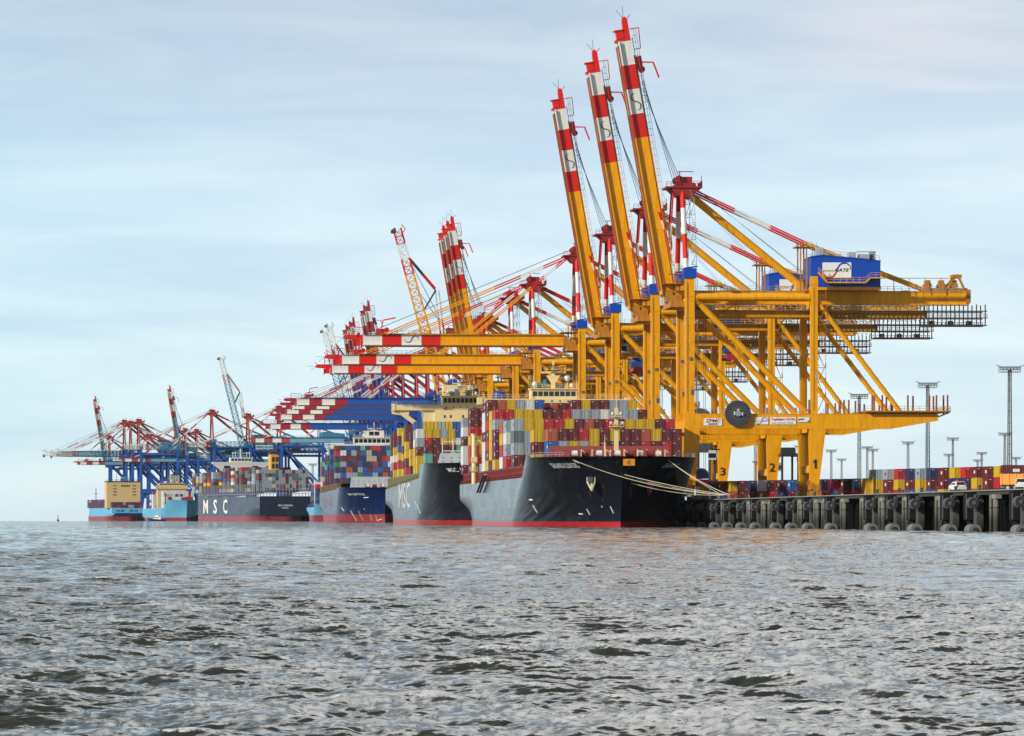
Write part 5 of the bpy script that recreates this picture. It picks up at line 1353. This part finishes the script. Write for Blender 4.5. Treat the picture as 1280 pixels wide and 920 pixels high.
# ------------------------------------------------------------------ straddle carriers
def straddle(px, D, lab, rz=0.15, H=12.0, col='dark'):
    p = at_px(px, D); r = empty('straddle_carrier', (p.x, p.y, QZ-drop(D,p.x)), rz, lab, 'straddle carrier', 'straddle carriers on the apron')
    b = MB()
    for x in (-2.2, 2.2):
        b.box(x-.4,x+.4,-4.6,4.6,.7,1.5,0)
        for y in (-4,4): b.box(x-.25,x+.25,y-.3,y+.3,1.5,H,0)
        b.box(x-.35,x+.35,-4.4,4.4,H-.3,H+.5,0)
    for y in (-4,4): b.box(-2.4,2.4,y-.3,y+.3,H-.2,H+.4,0)
    b.build('frame', [M[col]], r)
    for x in (-2.2,2.2):
        for y in (-3.9,-1.4,1.4,3.9):
            b = MB(); b.tube((x-.3,y,.65),(x+.3,y,.65),.65,0,14); b.tube((x-.33,y,.65),(x+.33,y,.65),.25,1,10); b.build('wheel', [M['rubber'], M['grey']], r)
    b = MB(); b.box(-1.9,1.9,-1.5,3.2,H+.5,H+2.2,0); b.rail([(-2.3,-4.2,H+.5),(2.3,-4.2,H+.5)],1.1,1.0,.06); b.bar((-2.2,3,H+.5),(-2.2,3,H+3.6),.15,.15,0); b.bar((-3.6,3,H+.6),(3.8,3,H+.6),.3,.3,0); b.build('engine_deck', [M['dark']], r)
    b = MB(); b.box(2.0,4.0,-5.0,-3.0,H-2.2,H+.3,0); b.box(1.95,4.05,-5.05,-3.6,H-1.7,H-.5,1); b.build('cabin', [M['grey'], M['glass']], r)
    b = MB(); b.box(-1.5,1.5,-5.8,5.8,5.2,5.7,0)
    for x in (-1.2,1.2): b.bar((x,0,5.7),(x,0,H),.1,.1,0)
    b.build('spreader', [M['maroon_red']], r)
straddle(984, 1330, 'dark straddle carrier seen between the legs numbered 2 and 1', H=12.3)
straddle(880, 1300, 'dark straddle carrier behind the mooring lines left of the leg numbered 3', H=13, rz=-.2)
straddle(957, 1500, 'far straddle carrier behind the leg numbered 2', H=12, col='yellow_dark')
# ------------------------------------------------------------------ vehicles on the quay edge
def van_car(px, D, lab, rz, col='white', bar=True, cat='car'):
    p = at_px(px, D); r = empty('parked_car', (p.x, p.y, QZ+.02-drop(D,p.x)), rz, lab, cat)
    b = MB(); pr = [(-2.35,.35),(2.3,.35),(2.4,.8),(2.2,1.0),(1.3,1.12),(.55,1.62),(-1.6,1.66),(-2.15,1.1),(-2.4,.9)]
    vs = [(-.9 if z < 1.15 else -.72, x, z) for x, z in pr] + [(.9 if z < 1.15 else .72, x, z) for x, z in pr]; n = len(pr)
    b.add(vs, [tuple(range(n-1,-1,-1)), tuple(range(n,2*n))] + [(k,(k+1)%n,n+(k+1)%n,n+k) for k in range(n)])
    b.build('body', [M['white']], r)
    b = MB(); b.add([(-.66,-1.74,1.60),(.66,-1.74,1.60),(.74,-2.18,1.12),(-.74,-2.18,1.12)],[(0,1,2,3)]); b.add([(-.66,-1.76,1.60),(.66,-1.76,1.60),(.74,-2.20,1.12),(-.74,-2.20,1.12)],[(3,2,1,0)])
    for s_ in (-1,1): b.add([(s_*.74,-1.4,1.55),(s_*.74,.4,1.55),(s_*.9,.95,1.15),(s_*.9,-1.8,1.15)],[(0,1,2,3) if s_>0 else (3,2,1,0)])
    b.build('window', [M['glass']], r)
    for s_ in (-1,1):
        for y in (-1.5,1.45):
            b = MB(); b.tube((s_*.68,y,.34),(s_*.93,y,.34),.34,0,14); b.tube((s_*.93,y,.34),(s_*.95,y,.34),.2,1,12); b.build('wheel', [M['rubber'], M['grey']], r)
        b = MB(); b.box(s_*.86,s_*.66,-2.42,-2.3,.88,1.12); b.build('tail_light', [M['red']], r)
    if bar:
        b = MB(); b.box(-.55,.55,-.3,.05,1.66,1.82); b.build('light_bar', [M['red']], r)
    return r
qd = lambda px, w: (lambda p: p.y)(quay_point(px, w))
van_car(1197, qd(1197, EDGE+4.2), 'white car with red roof light bar parked on the quay edge', ANG+.12)
van_car(1277, qd(1277, EDGE+3.4), 'white car cut off by the right edge in front of the orange truck', ANG-.2, bar=False)
D = qd(1270, EDGE+9); p = at_px(1287, D); tk = empty('truck', (p.x,p.y,QZ-drop(D,p.x)), ANG+R(60), 'orange box truck on the quay at the right edge of the photo', 'truck')
b = MB(); b.box(-1.25,1.25,-3.2,4.6,1.0,2.7,0)
for k in range(7): b.box(-1.32,1.32,-3.0+k*1.2,-2.8+k*1.2,1.0,2.8,0)
b.build('box_body', [M['orange']], tk)
b = MB(); b.poly([(-1.2,.6),(1.2,.6),(1.2,2.7),(-1.2,2.7)],-5.4,-3.4,0); b.box(-1.1,1.1,-5.43,-5.38,1.6,2.4,1); b.box(-1.23,1.23,-5.1,-4.0,1.7,2.4,1); b.build('cab', [M['orange'], M['glass']], tk)
b = MB(); b.box(-.9,.9,-5.2,4.5,.6,1.0); b.build('chassis', [M['dark']], tk)
for y in (-4.4,2.0,3.3):
    for s_ in (-1,1): b = MB(); b.tube((s_*.85,y,.5),(s_*1.2,y,.5),.5,0,14); b.tube((s_*1.2,y,.5),(s_*1.22,y,.5),.25,1,10); b.build('wheel', [M['rubber'], M['grey']], tk)
# ------------------------------------------------------------------ yard containers
WY = dict(M=32,R=12,Y=22,G=11,B=9,O=6,N=5,W=2,T=1)
ycols = {2:'BG',3:'?Y',4:'MB',5:'RY',6:'BG',7:'YM',8:'YM',9:'MM',10:'MR',11:'RG',12:'GM'}
random.seed(21)
px = 1288.0; k = 0
while px > 872:
    D = 1150 + (1290-px)/350*185; k += 1
    p = at_px(px, D); n = 3 if px > 1095 else 2; h = 2.62 if px > 1095 else 2.85
    for t in range(n):
        code = random.choices(list(WY.keys()), list(WY.values()))[0]
        add_container((p.x, p.y, QZ - drop(D, p.x) + t*(h+.01)), ANG+.02, h, code, '%s container, %s tier up, %s stack from the right edge in the terminal yard' % (CCOL[code][0], ORD[t+1], ORD[k]), 'containers stacked in the terminal yard')
    px -= (2.62 + random.uniform(0,.1))*F_PX/D + (random.random() < .25)*2
# two stacks lying side on at the right edge
p = at_px(1252, 1142)
add_container((p.x,p.y,QZ-drop(1142)+5.2), ANG-R(90)+.02, 2.62, 'M', 'maroon container lying lengthwise above the orange truck at the right edge', 'containers stacked in the terminal yard')
add_container((p.x,p.y,QZ-drop(1142)+2.6), ANG-R(90)+.02, 2.62, 'G', 'grey container lying lengthwise below a maroon one behind the orange truck', 'containers stacked in the terminal yard')
add_container((p.x,p.y,QZ-drop(1142)), ANG-R(90)+.02, 2.62, 'M', 'maroon container lying lengthwise on the ground behind the orange truck', 'containers stacked in the terminal yard')
# a second, farther line that closes the view under the cranes
px = 1290.0; k = 0
far_yard = []
while px > 885:
    D = 1480 + (1290-px)/400*260; p = at_px(px, D)
    for t in range(3 if px > 1150 else 2):
        code = random.choices(list(WY.keys()), list(WY.values()))[0]
        far_yard.append(dict(p=Vector((p.x,p.y,QZ-drop(D,p.x)+t*2.62)), rz=ANG, h=2.6, c=code, label='', group='', L=12.19, d=9000))
    px -= 2.7*F_PX/D
# ------------------------------------------------------------------ the 300 largest as things, the rest as one mass
CONT.sort(key=lambda c: c['d'])
near = CONT[:300]; rest = CONT[300:] + far_yard
print('containers collected', len(CONT), 'rest', len(rest))
for c in near:
    o = bpy.data.objects.new('shipping_container', cmesh(c['c'], c['L'])); COL.objects.link(o)
    o.location = c['p']; o.rotation_euler = (0,0,c['rz']); o.scale = (1,1,c['h']/2.6)
    tag(o, c['label'], 'container', c['group'])
codes = list(CCOL.keys()); b = MB()
for c in rest:
    k0 = len(b.v); T = Matrix.Translation(c['p']) @ Matrix.Rotation(c['rz'], 4, 'Z')
    w = 1.219; L_ = c['L']; h = c['h']; m_ = codes.index(c['c'])
    tmp = MB(); tmp.box(-w+.04,w-.04,.05,L_-.05,.06,h-.05,m_)
    for x in (-w+.07,w-.07): 
        for y in (.07,): tmp.box(x-.07,x+.07,y-.07,y+.07,0,h,m_)
    tmp.box(-.03,.03,-.01,.05,.1,h-.1,len(codes))
    b.add([T @ Vector(v) for v in tmp.v], []); off = k0
    for f, mm in zip(tmp.f, tmp.m): b.f.append(tuple(off+i for i in f)); b.m.append(mm)
o = b.build('distant_containers', [CMAT[k] for k in codes] + [M['gasket']])
tag(o, 'distant multicoloured shipping containers on the farther ships and in the rear yard', 'containers', None, 'stuff')
# far bank of the terminal: low dark line of sheds under the far cranes
# ------------------------------------------------------------------ water
def spectrum_tile(N, Lx, lam_lo, lam_hi, Hs, seed, wind=-math.pi/2, spread=1.6, choppy=1.0):
    """random sea surface patch with k^-4 energy between two wavelengths: height and horizontal shifts"""
    g = np.random.default_rng(seed)
    k1 = 2*np.pi*np.fft.fftfreq(N, Lx/N); KX, KY = np.meshgrid(k1, k1, indexing='ij'); K = np.hypot(KX, KY); K[0,0] = 1e9
    lam = 2*np.pi/K
    th = np.arctan2(KY, KX) - wind
    S = K**-3.7 * (np.abs(np.cos(th))**spread + .10) * (np.cos(th) > -.2)
    S *= 1/(1+np.exp(-(lam-lam_lo)/(lam_lo*.15))) * 1/(1+np.exp((lam-lam_hi)/(lam_hi*.15)))
    H = (g.normal(size=(N,N)) + 1j*g.normal(size=(N,N)))*np.sqrt(S)
    h = np.real(np.fft.ifft2(H)); sc = (Hs/4)/h.std(); h *= sc
    dx = np.real(np.fft.ifft2(-1j*KX/K*H))*sc*choppy; dy = np.real(np.fft.ifft2(-1j*KY/K*H))*sc*choppy
    dv = np.real(np.fft.ifft2(K*H))*sc; dv /= dv.std()
    return h, dx, dy, dv
def sample(tile, Lx, X, Y):
    N = tile[0].shape[0]; u = (X/Lx*N) % N; v = (Y/Lx*N) % N
    i = np.floor(u).astype(int); j = np.floor(v).astype(int); fu = u-i; fv = v-j; i %= N; j %= N; i2 = (i+1) % N; j2 = (j+1) % N
    return [t[i,j]*(1-fu)*(1-fv) + t[i2,j]*fu*(1-fv) + t[i,j2]*(1-fu)*fv + t[i2,j2]*fu*fv for t in tile]
CH = 1.05
tiles = [ # tile, size, rotation, shortest wavelength kept
 (spectrum_tile(1024, 83.0, 2.6, 14.0, .21, 1, choppy=CH), 83.0, 0.25, 2.6),
 (spectrum_tile(1024, 61.0, .8, 3.2, .145, 2, choppy=CH), 61.0, -0.45, .8),
 (spectrum_tile(1024, 17.3, .15, 1.0, .068, 3, choppy=.9), 17.3, 0.1, .2),
]
def sea(X, Y, space):
    h = np.zeros_like(X); dx = np.zeros_like(X); dy = np.zeros_like(X); fo = np.zeros_like(X)
    patch = .80 + .30*np.sin(X/23.0+1.3*np.sin(Y/61.0))*np.sin(Y/47.0+X/90.0)
    for i, (tl, Lx, rot, lam) in enumerate(tiles):
        c, s = math.cos(rot), math.sin(rot); U = X*c+Y*s; V = -X*s+Y*c
        a, b_, d, dv = sample(tl, Lx, U, V)
        f = np.clip((lam*1.6/space-1.0)/1.5, 0, 1) * (patch if lam < 2 else 1.0)
        h += a*f; dx += (b_*c-d*s)*f; dy += (b_*s+d*c)*f
        fo += dv*(.62,.62,.48)[i]*np.where(f > .02, np.maximum(f, .6), 0)
    return h, dx, dy, fo
def sea_mesh():
    half = math.atan(640/F_PX)
    base = np.linspace(-half*1.12, half*1.12, 1473)          # fine columns, a multiple of 4 plus 1... 1472 steps
    outer = np.array([.02,.05,.1,.18,.3,.45,.6,.74])
    def cols(step): 
        f = base[::step]; return np.concatenate([-outer[::-1]-half*1.12, f, outer+half*1.12])
    strips = []
    d = [14.0]
    while d[-1] < 46: d.append(d[-1]+.30)
    while d[-1] < 125: d.append(d[-1]+.055+(d[-1]-46)*.0011)
    strips.append((d, 1))
    d = [strips[-1][0][-1]]
    while d[-1] < 420: d.append(d[-1]+.142+(d[-1]-125)*.0021)
    strips.append((d, 2))
    d = [strips[-1][0][-1]]
    while d[-1] < 1500: d.append(d[-1]+.95+(d[-1]-420)*.003)
    strips.append((d, 4))
    d = [strips[-1][0][-1]]
    while d[-1] < 12500: d.append(d[-1]*1.03)
    strips.append((d, 16))
    VV = []; FF = []; off = 0; prev_last = None; foam_glint = []
    for si, (d, step) in enumerate(strips):
        d = np.array(d); th = cols(step); nd, nt = len(d), len(th)
        DD, TH = np.meshgrid(d, th, indexing='ij'); X = DD*np.tan(TH); Y = DD.copy()
        sp = np.gradient(d)[:,None]*np.ones_like(X); sp = np.maximum(sp, DD*(base[1]-base[0])*step)
        if True:
            inner = (np.abs(TH) <= half*1.13); sp = np.where(inner, sp, 1e3)
        h, dx, dy, fo_ = sea(X, Y, sp)
        rough = np.zeros_like(X)
        Xo = X+dx; Yo = Y+dy
        if si < 3:     # last row: straight between the coarser columns of the next strip
            nxt = strips[si+1][1]//step
            a = len(outer); seg = slice(a, nt-a)
            for arr in (h, Xo, Yo):
                row = arr[-1, seg]; idx = np.arange(len(row)); row[:] = np.interp(idx, idx[::nxt], row[::nxt])
        Z = h - (X*X+Y*Y)/(2*7.43e6)
        # first row of a strip copies the previous strip's last row
        if prev_last is not None:
            pX, pY, pZ, pn, pstep = prev_last; a = len(outer); k = step//pstep
            sel = np.concatenate([np.arange(a), a+np.arange(0, pn-2*a, k), np.arange(pn-a, pn)])
            Xo[0], Yo[0], Z[0] = pX[sel], pY[sel], pZ[sel]
        prev_last = (Xo[-1].copy(), Yo[-1].copy(), Z[-1].copy(), nt, step)
        VV.append(np.stack([Xo, Yo, Z], -1).reshape(-1, 3))
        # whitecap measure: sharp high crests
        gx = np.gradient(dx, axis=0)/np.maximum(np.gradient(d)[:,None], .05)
        foam_glint.append(np.clip((fo_-.55)/2.0 + .25*np.clip(h/.12,-1,1.5), 0, 1).reshape(-1).astype(np.float32))
        i = np.arange(nd-1)[:,None]*nt; j = np.arange(nt-1)[None,:]
        q = np.stack([off+i+j, off+i+j+1, off+i+nt+j+1, off+i+nt+j], -1).reshape(-1, 4)
        FF.append(q); off += nd*nt
    V = np.concatenate(VV).astype(np.float32); Fq = np.concatenate(FF).astype(np.int32); fo = np.concatenate(foam_glint)
    me = bpy.data.meshes.new('water')
    me.vertices.add(len(V)); me.vertices.foreach_set('co', V.ravel())
    me.loops.add(len(Fq)*4); me.loops.foreach_set('vertex_index', Fq.ravel())
    me.polygons.add(len(Fq)); me.polygons.foreach_set('loop_start', np.arange(0, len(Fq)*4, 4, dtype=np.int32))
    me.polygons.foreach_set('use_smooth', np.ones(len(Fq), bool))
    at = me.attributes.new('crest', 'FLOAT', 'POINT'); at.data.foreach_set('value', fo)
    me.update(calc_edges=True); me.validate()
    print('water', len(V), len(Fq))
    return me
wm = bpy.data.materials.new('estuary_water'); nt, N, L, P = nodes(wm)
P.inputs['Base Color'].default_value = (.030,.032,.024,1); P.inputs['Roughness'].default_value = .10; P.inputs['IOR'].default_value = 1.333
RIP = (1.5, 1.1, 1.25)
geo = N.new('ShaderNodeNewGeometry')
def tilt(scale, detail, stretch, amp, prev, rough=.6):
    """small ripples too fine for the mesh: they tilt the surface normal"""
    mp = N.new('ShaderNodeMapping'); mp.inputs['Scale'].default_value = stretch; L.new(geo.outputs['Position'], mp.inputs['Vector'])
    n = N.new('ShaderNodeTexNoise'); n.inputs['Scale'].default_value = scale; n.inputs['Detail'].default_value = detail; n.inputs['Roughness'].default_value = rough
    L.new(mp.outputs[0], n.inputs['Vector'])
    a = N.new('ShaderNodeVectorMath'); a.operation = 'SUBTRACT'; a.inputs[1].default_value = (.5,.5,.5); L.new(n.outputs['Color'], a.inputs[0])
    m = N.new('ShaderNodeVectorMath'); m.operation = 'MULTIPLY'; m.inputs[1].default_value = (amp*.7, amp, 0); L.new(a.outputs[0], m.inputs[0])
    d = N.new('ShaderNodeVectorMath'); d.operation = 'ADD'; L.new(m.outputs[0], d.inputs[0]); L.new(prev, d.inputs[1])
    return d.outputs[0]
v = tilt(8.0, 5, (.6,1,1), RIP[0], geo.outputs['Normal'])
v = tilt(1.6, 4, (.6,1,1), RIP[1], v)
v = tilt(.55, 4, (1,.10,1), RIP[2], v)
nn = N.new('ShaderNodeVectorMath'); nn.operation = 'NORMALIZE'; L.new(v, nn.inputs[0]); L.new(nn.outputs[0], P.inputs['Normal'])
# whitecaps on the sharpest crests, their white also painted in as silver glints
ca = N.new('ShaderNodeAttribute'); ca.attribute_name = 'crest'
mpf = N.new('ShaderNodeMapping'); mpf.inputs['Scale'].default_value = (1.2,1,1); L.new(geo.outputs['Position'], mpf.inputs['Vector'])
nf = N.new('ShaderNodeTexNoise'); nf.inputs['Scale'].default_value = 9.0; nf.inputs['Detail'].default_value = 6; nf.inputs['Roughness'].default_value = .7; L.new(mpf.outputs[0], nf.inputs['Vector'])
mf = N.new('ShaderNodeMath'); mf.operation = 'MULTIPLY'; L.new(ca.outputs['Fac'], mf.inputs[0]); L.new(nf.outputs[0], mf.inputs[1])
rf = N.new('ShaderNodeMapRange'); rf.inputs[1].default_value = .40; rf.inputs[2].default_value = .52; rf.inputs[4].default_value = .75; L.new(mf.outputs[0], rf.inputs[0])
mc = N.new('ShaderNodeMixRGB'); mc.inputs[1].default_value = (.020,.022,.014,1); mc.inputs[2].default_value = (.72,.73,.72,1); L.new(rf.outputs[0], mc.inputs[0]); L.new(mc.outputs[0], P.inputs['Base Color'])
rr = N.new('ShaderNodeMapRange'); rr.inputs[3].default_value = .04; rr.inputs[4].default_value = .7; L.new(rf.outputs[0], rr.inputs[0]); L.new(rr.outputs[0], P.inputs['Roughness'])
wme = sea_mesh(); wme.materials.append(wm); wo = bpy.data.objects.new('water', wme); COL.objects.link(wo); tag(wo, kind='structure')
# ------------------------------------------------------------------ sky, sun, haze, camera
SUN_DIR = Vector((-.76, -.52, .42)).normalized()
w = bpy.data.worlds.new('World'); SC.world = w; w.use_nodes = True; nt = w.node_tree; N = nt.nodes; L = nt.links; N.clear()
out = N.new('ShaderNodeOutputWorld'); bg = N.new('ShaderNodeBackground'); bg.inputs['Strength'].default_value = .11
sky = N.new('ShaderNodeTexSky'); sky.sky_type = 'NISHITA'; sky.sun_disc = False
sky.sun_elevation = math.asin(SUN_DIR.z); sky.sun_rotation = math.atan2(SUN_DIR.x, SUN_DIR.y); sky.air_density = 1.0; sky.dust_density = 1.5; sky.ozone_density = 1.2
tc = N.new('ShaderNodeTexCoord'); sp = N.new('ShaderNodeSeparateXYZ'); L.new(tc.outputs['Generated'], sp.inputs[0])
cr = N.new('ShaderNodeValToRGB'); cr.color_ramp.interpolation = 'EASE'      # thin high overcast: its colour by elevation
el = cr.color_ramp.elements; el[0].position = .0; el[0].color = (8.3,9.2,9.3,1); el[1].position = 1.0; el[1].color = (3.4,3.5,3.7,1)
for pos, c in ((.02,(7.5,9.0,9.4,1)),(.06,(6.5,8.1,9.1,1)),(.105,(5.4,6.4,7.5,1)),(.15,(3.9,4.4,4.8,1)),(.30,(2.8,3.0,3.1,1))):
    e = el.new(pos); e.color = c
L.new(sp.outputs[2], cr.inputs[0])
# streaks of cloud: noise on the direction, flattened towards the horizon
mp = N.new('ShaderNodeMapping'); mp.inputs['Scale'].default_value = (13,13,78); mp.inputs['Location'].default_value = (2.3,.7,1.9); L.new(tc.outputs['Generated'], mp.inputs['Vector'])
nz = N.new('ShaderNodeTexNoise'); nz.inputs['Scale'].default_value = 1.0; nz.inputs['Detail'].default_value = 7; nz.inputs['Roughness'].default_value = .55; nz.inputs['Distortion'].default_value = .6; L.new(mp.outputs[0], nz.inputs['Vector'])
rm = N.new('ShaderNodeMapRange'); rm.inputs[1].default_value = .36; rm.inputs[2].default_value = .66; L.new(nz.outputs[0], rm.inputs[0])
hi = N.new('ShaderNodeMixRGB'); hi.blend_type = 'MULTIPLY'; hi.inputs[0].default_value = 1.0; 
lx = N.new('ShaderNodeMapRange'); lx.inputs[1].default_value = -.03; lx.inputs[2].default_value = -.12; L.new(sp.outputs[0], lx.inputs[0])
lt = N.new('ShaderNodeMixRGB'); lt.blend_type = 'MULTIPLY'; lt.inputs[2].default_value = (.86,.955,.99,1); L.new(lx.outputs[0], lt.inputs[0]); L.new(cr.outputs[0], lt.inputs[1]); L.new(lt.outputs[0], hi.inputs[1])
cc = N.new('ShaderNodeMixRGB'); cc.inputs[1].default_value = (.84,.88,.94,1); cc.inputs[2].default_value = (1.06,1.03,1.01,1); L.new(rm.outputs[0], cc.inputs[0]); L.new(cc.outputs[0], hi.inputs[2])
mx = N.new('ShaderNodeMixRGB'); mx.inputs[0].default_value = .90; L.new(sky.outputs[0], mx.inputs[1]); L.new(hi.outputs[0], mx.inputs[2])
# one warm lit cloud bank high on the right
sb = N.new('ShaderNodeVectorMath'); sb.operation = 'SUBTRACT'; sb.inputs[1].default_value = (.083,.99,.094); L.new(tc.outputs['Generated'], sb.inputs[0])
ms = N.new('ShaderNodeVectorMath'); ms.operation = 'MULTIPLY'; ms.inputs[1].default_value = (22,0,75); L.new(sb.outputs[0], ms.inputs[0])
ln = N.new('ShaderNodeVectorMath'); ln.operation = 'LENGTH'; L.new(ms.outputs[0], ln.inputs[0])
fr = N.new('ShaderNodeMapRange'); fr.interpolation_type = 'SMOOTHSTEP'; fr.inputs[1].default_value = 1.0; fr.inputs[2].default_value = 0.0; L.new(ln.outputs['Value'], fr.inputs[0])
rq = N.new('ShaderNodeMath'); rq.operation = 'MULTIPLY_ADD'; rq.inputs[1].default_value = .6; rq.inputs[2].default_value = .4; L.new(rm.outputs[0], rq.inputs[0])
fm = N.new('ShaderNodeMath'); fm.operation = 'MULTIPLY'; L.new(fr.outputs[0], fm.inputs[0]); L.new(rq.outputs[0], fm.inputs[1])
fs_ = N.new('ShaderNodeMath'); fs_.operation = 'MULTIPLY'; fs_.inputs[1].default_value = .8; L.new(fm.outputs[0], fs_.inputs[0])
wc = N.new('ShaderNodeMixRGB'); wc.inputs[2].default_value = (8.6,7.9,7.9,1); L.new(fs_.outputs[0], wc.inputs[0]); L.new(mx.outputs[0], wc.inputs[1])
# bright unseen cloud lobe added ahead, above the picture, to silver the water
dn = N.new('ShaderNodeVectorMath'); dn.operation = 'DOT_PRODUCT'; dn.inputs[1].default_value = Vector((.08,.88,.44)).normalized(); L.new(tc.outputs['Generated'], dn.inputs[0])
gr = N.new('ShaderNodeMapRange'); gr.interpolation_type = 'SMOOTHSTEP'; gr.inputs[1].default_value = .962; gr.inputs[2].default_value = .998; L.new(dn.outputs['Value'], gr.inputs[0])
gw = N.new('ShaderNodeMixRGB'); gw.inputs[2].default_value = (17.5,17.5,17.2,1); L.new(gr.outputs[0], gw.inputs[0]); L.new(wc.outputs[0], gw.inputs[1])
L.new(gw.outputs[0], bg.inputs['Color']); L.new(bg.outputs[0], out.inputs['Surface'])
sl = bpy.data.lights.new('sun', 'SUN'); sl.energy = 4.4; sl.angle = R(2.0); sl.color = (1.0,.94,.85)
so = bpy.data.objects.new('sun', sl); COL.objects.link(so); so.rotation_euler = SUN_DIR.to_track_quat('Z','Y').to_euler()
HAZE = 0.8e-5
if HAZE:
    b = MB(); b.box(-16500, 16500, -40, 13200, -40, 142); hz = b.build('haze', None)
    hz.data.materials.clear(); hm = bpy.data.materials.new('thin_sea_haze'); hm.use_nodes = True; n_ = hm.node_tree.nodes; n_.clear()
    ho = n_.new('ShaderNodeOutputMaterial'); pv = n_.new('ShaderNodeVolumePrincipled'); pv.inputs['Color'].default_value = (.86,.93,1,1); pv.inputs['Density'].default_value = HAZE; pv.inputs['Anisotropy'].default_value = .3
    hm.node_tree.links.new(pv.outputs[0], ho.inputs['Volume']); hz.data.materials.append(hm); tag(hz, kind='stuff')
cam = bpy.data.cameras.new('camera'); cam.sensor_width = 36; cam.lens = 36*F_PX/1280; cam.shift_y = (HOR-460)/1280; cam.clip_start = .5; cam.clip_end = 40000
co = bpy.data.objects.new('camera', cam); COL.objects.link(co); co.location = (0,0,CAM_H); co.rotation_euler = (R(90),0,0); SC.camera = co
SC.view_settings.view_transform = 'Standard'; SC.view_settings.look = 'None'; SC.view_settings.exposure = 0.06; SC.view_settings.gamma = 1
SC.render.engine = 'CYCLES'
SC.cycles.use_denoising = True
SC.cycles.denoiser = 'OPENIMAGEDENOISE'
SC.cycles.denoising_input_passes = 'RGB_ALBEDO_NORMAL'
SC.cycles.denoising_prefilter = 'ACCURATE'
SC.cycles.max_bounces = 5; SC.cycles.diffuse_bounces = 2; SC.cycles.glossy_bounces = 3; SC.cycles.volume_bounces = 0; SC.cycles.transmission_bounces = 2
for o_ in SC.objects:
    if o_.type == 'MESH' and 'label' not in o_ and o_.parent is None and 'kind' not in o_: print('UNTAGGED', o_.name)
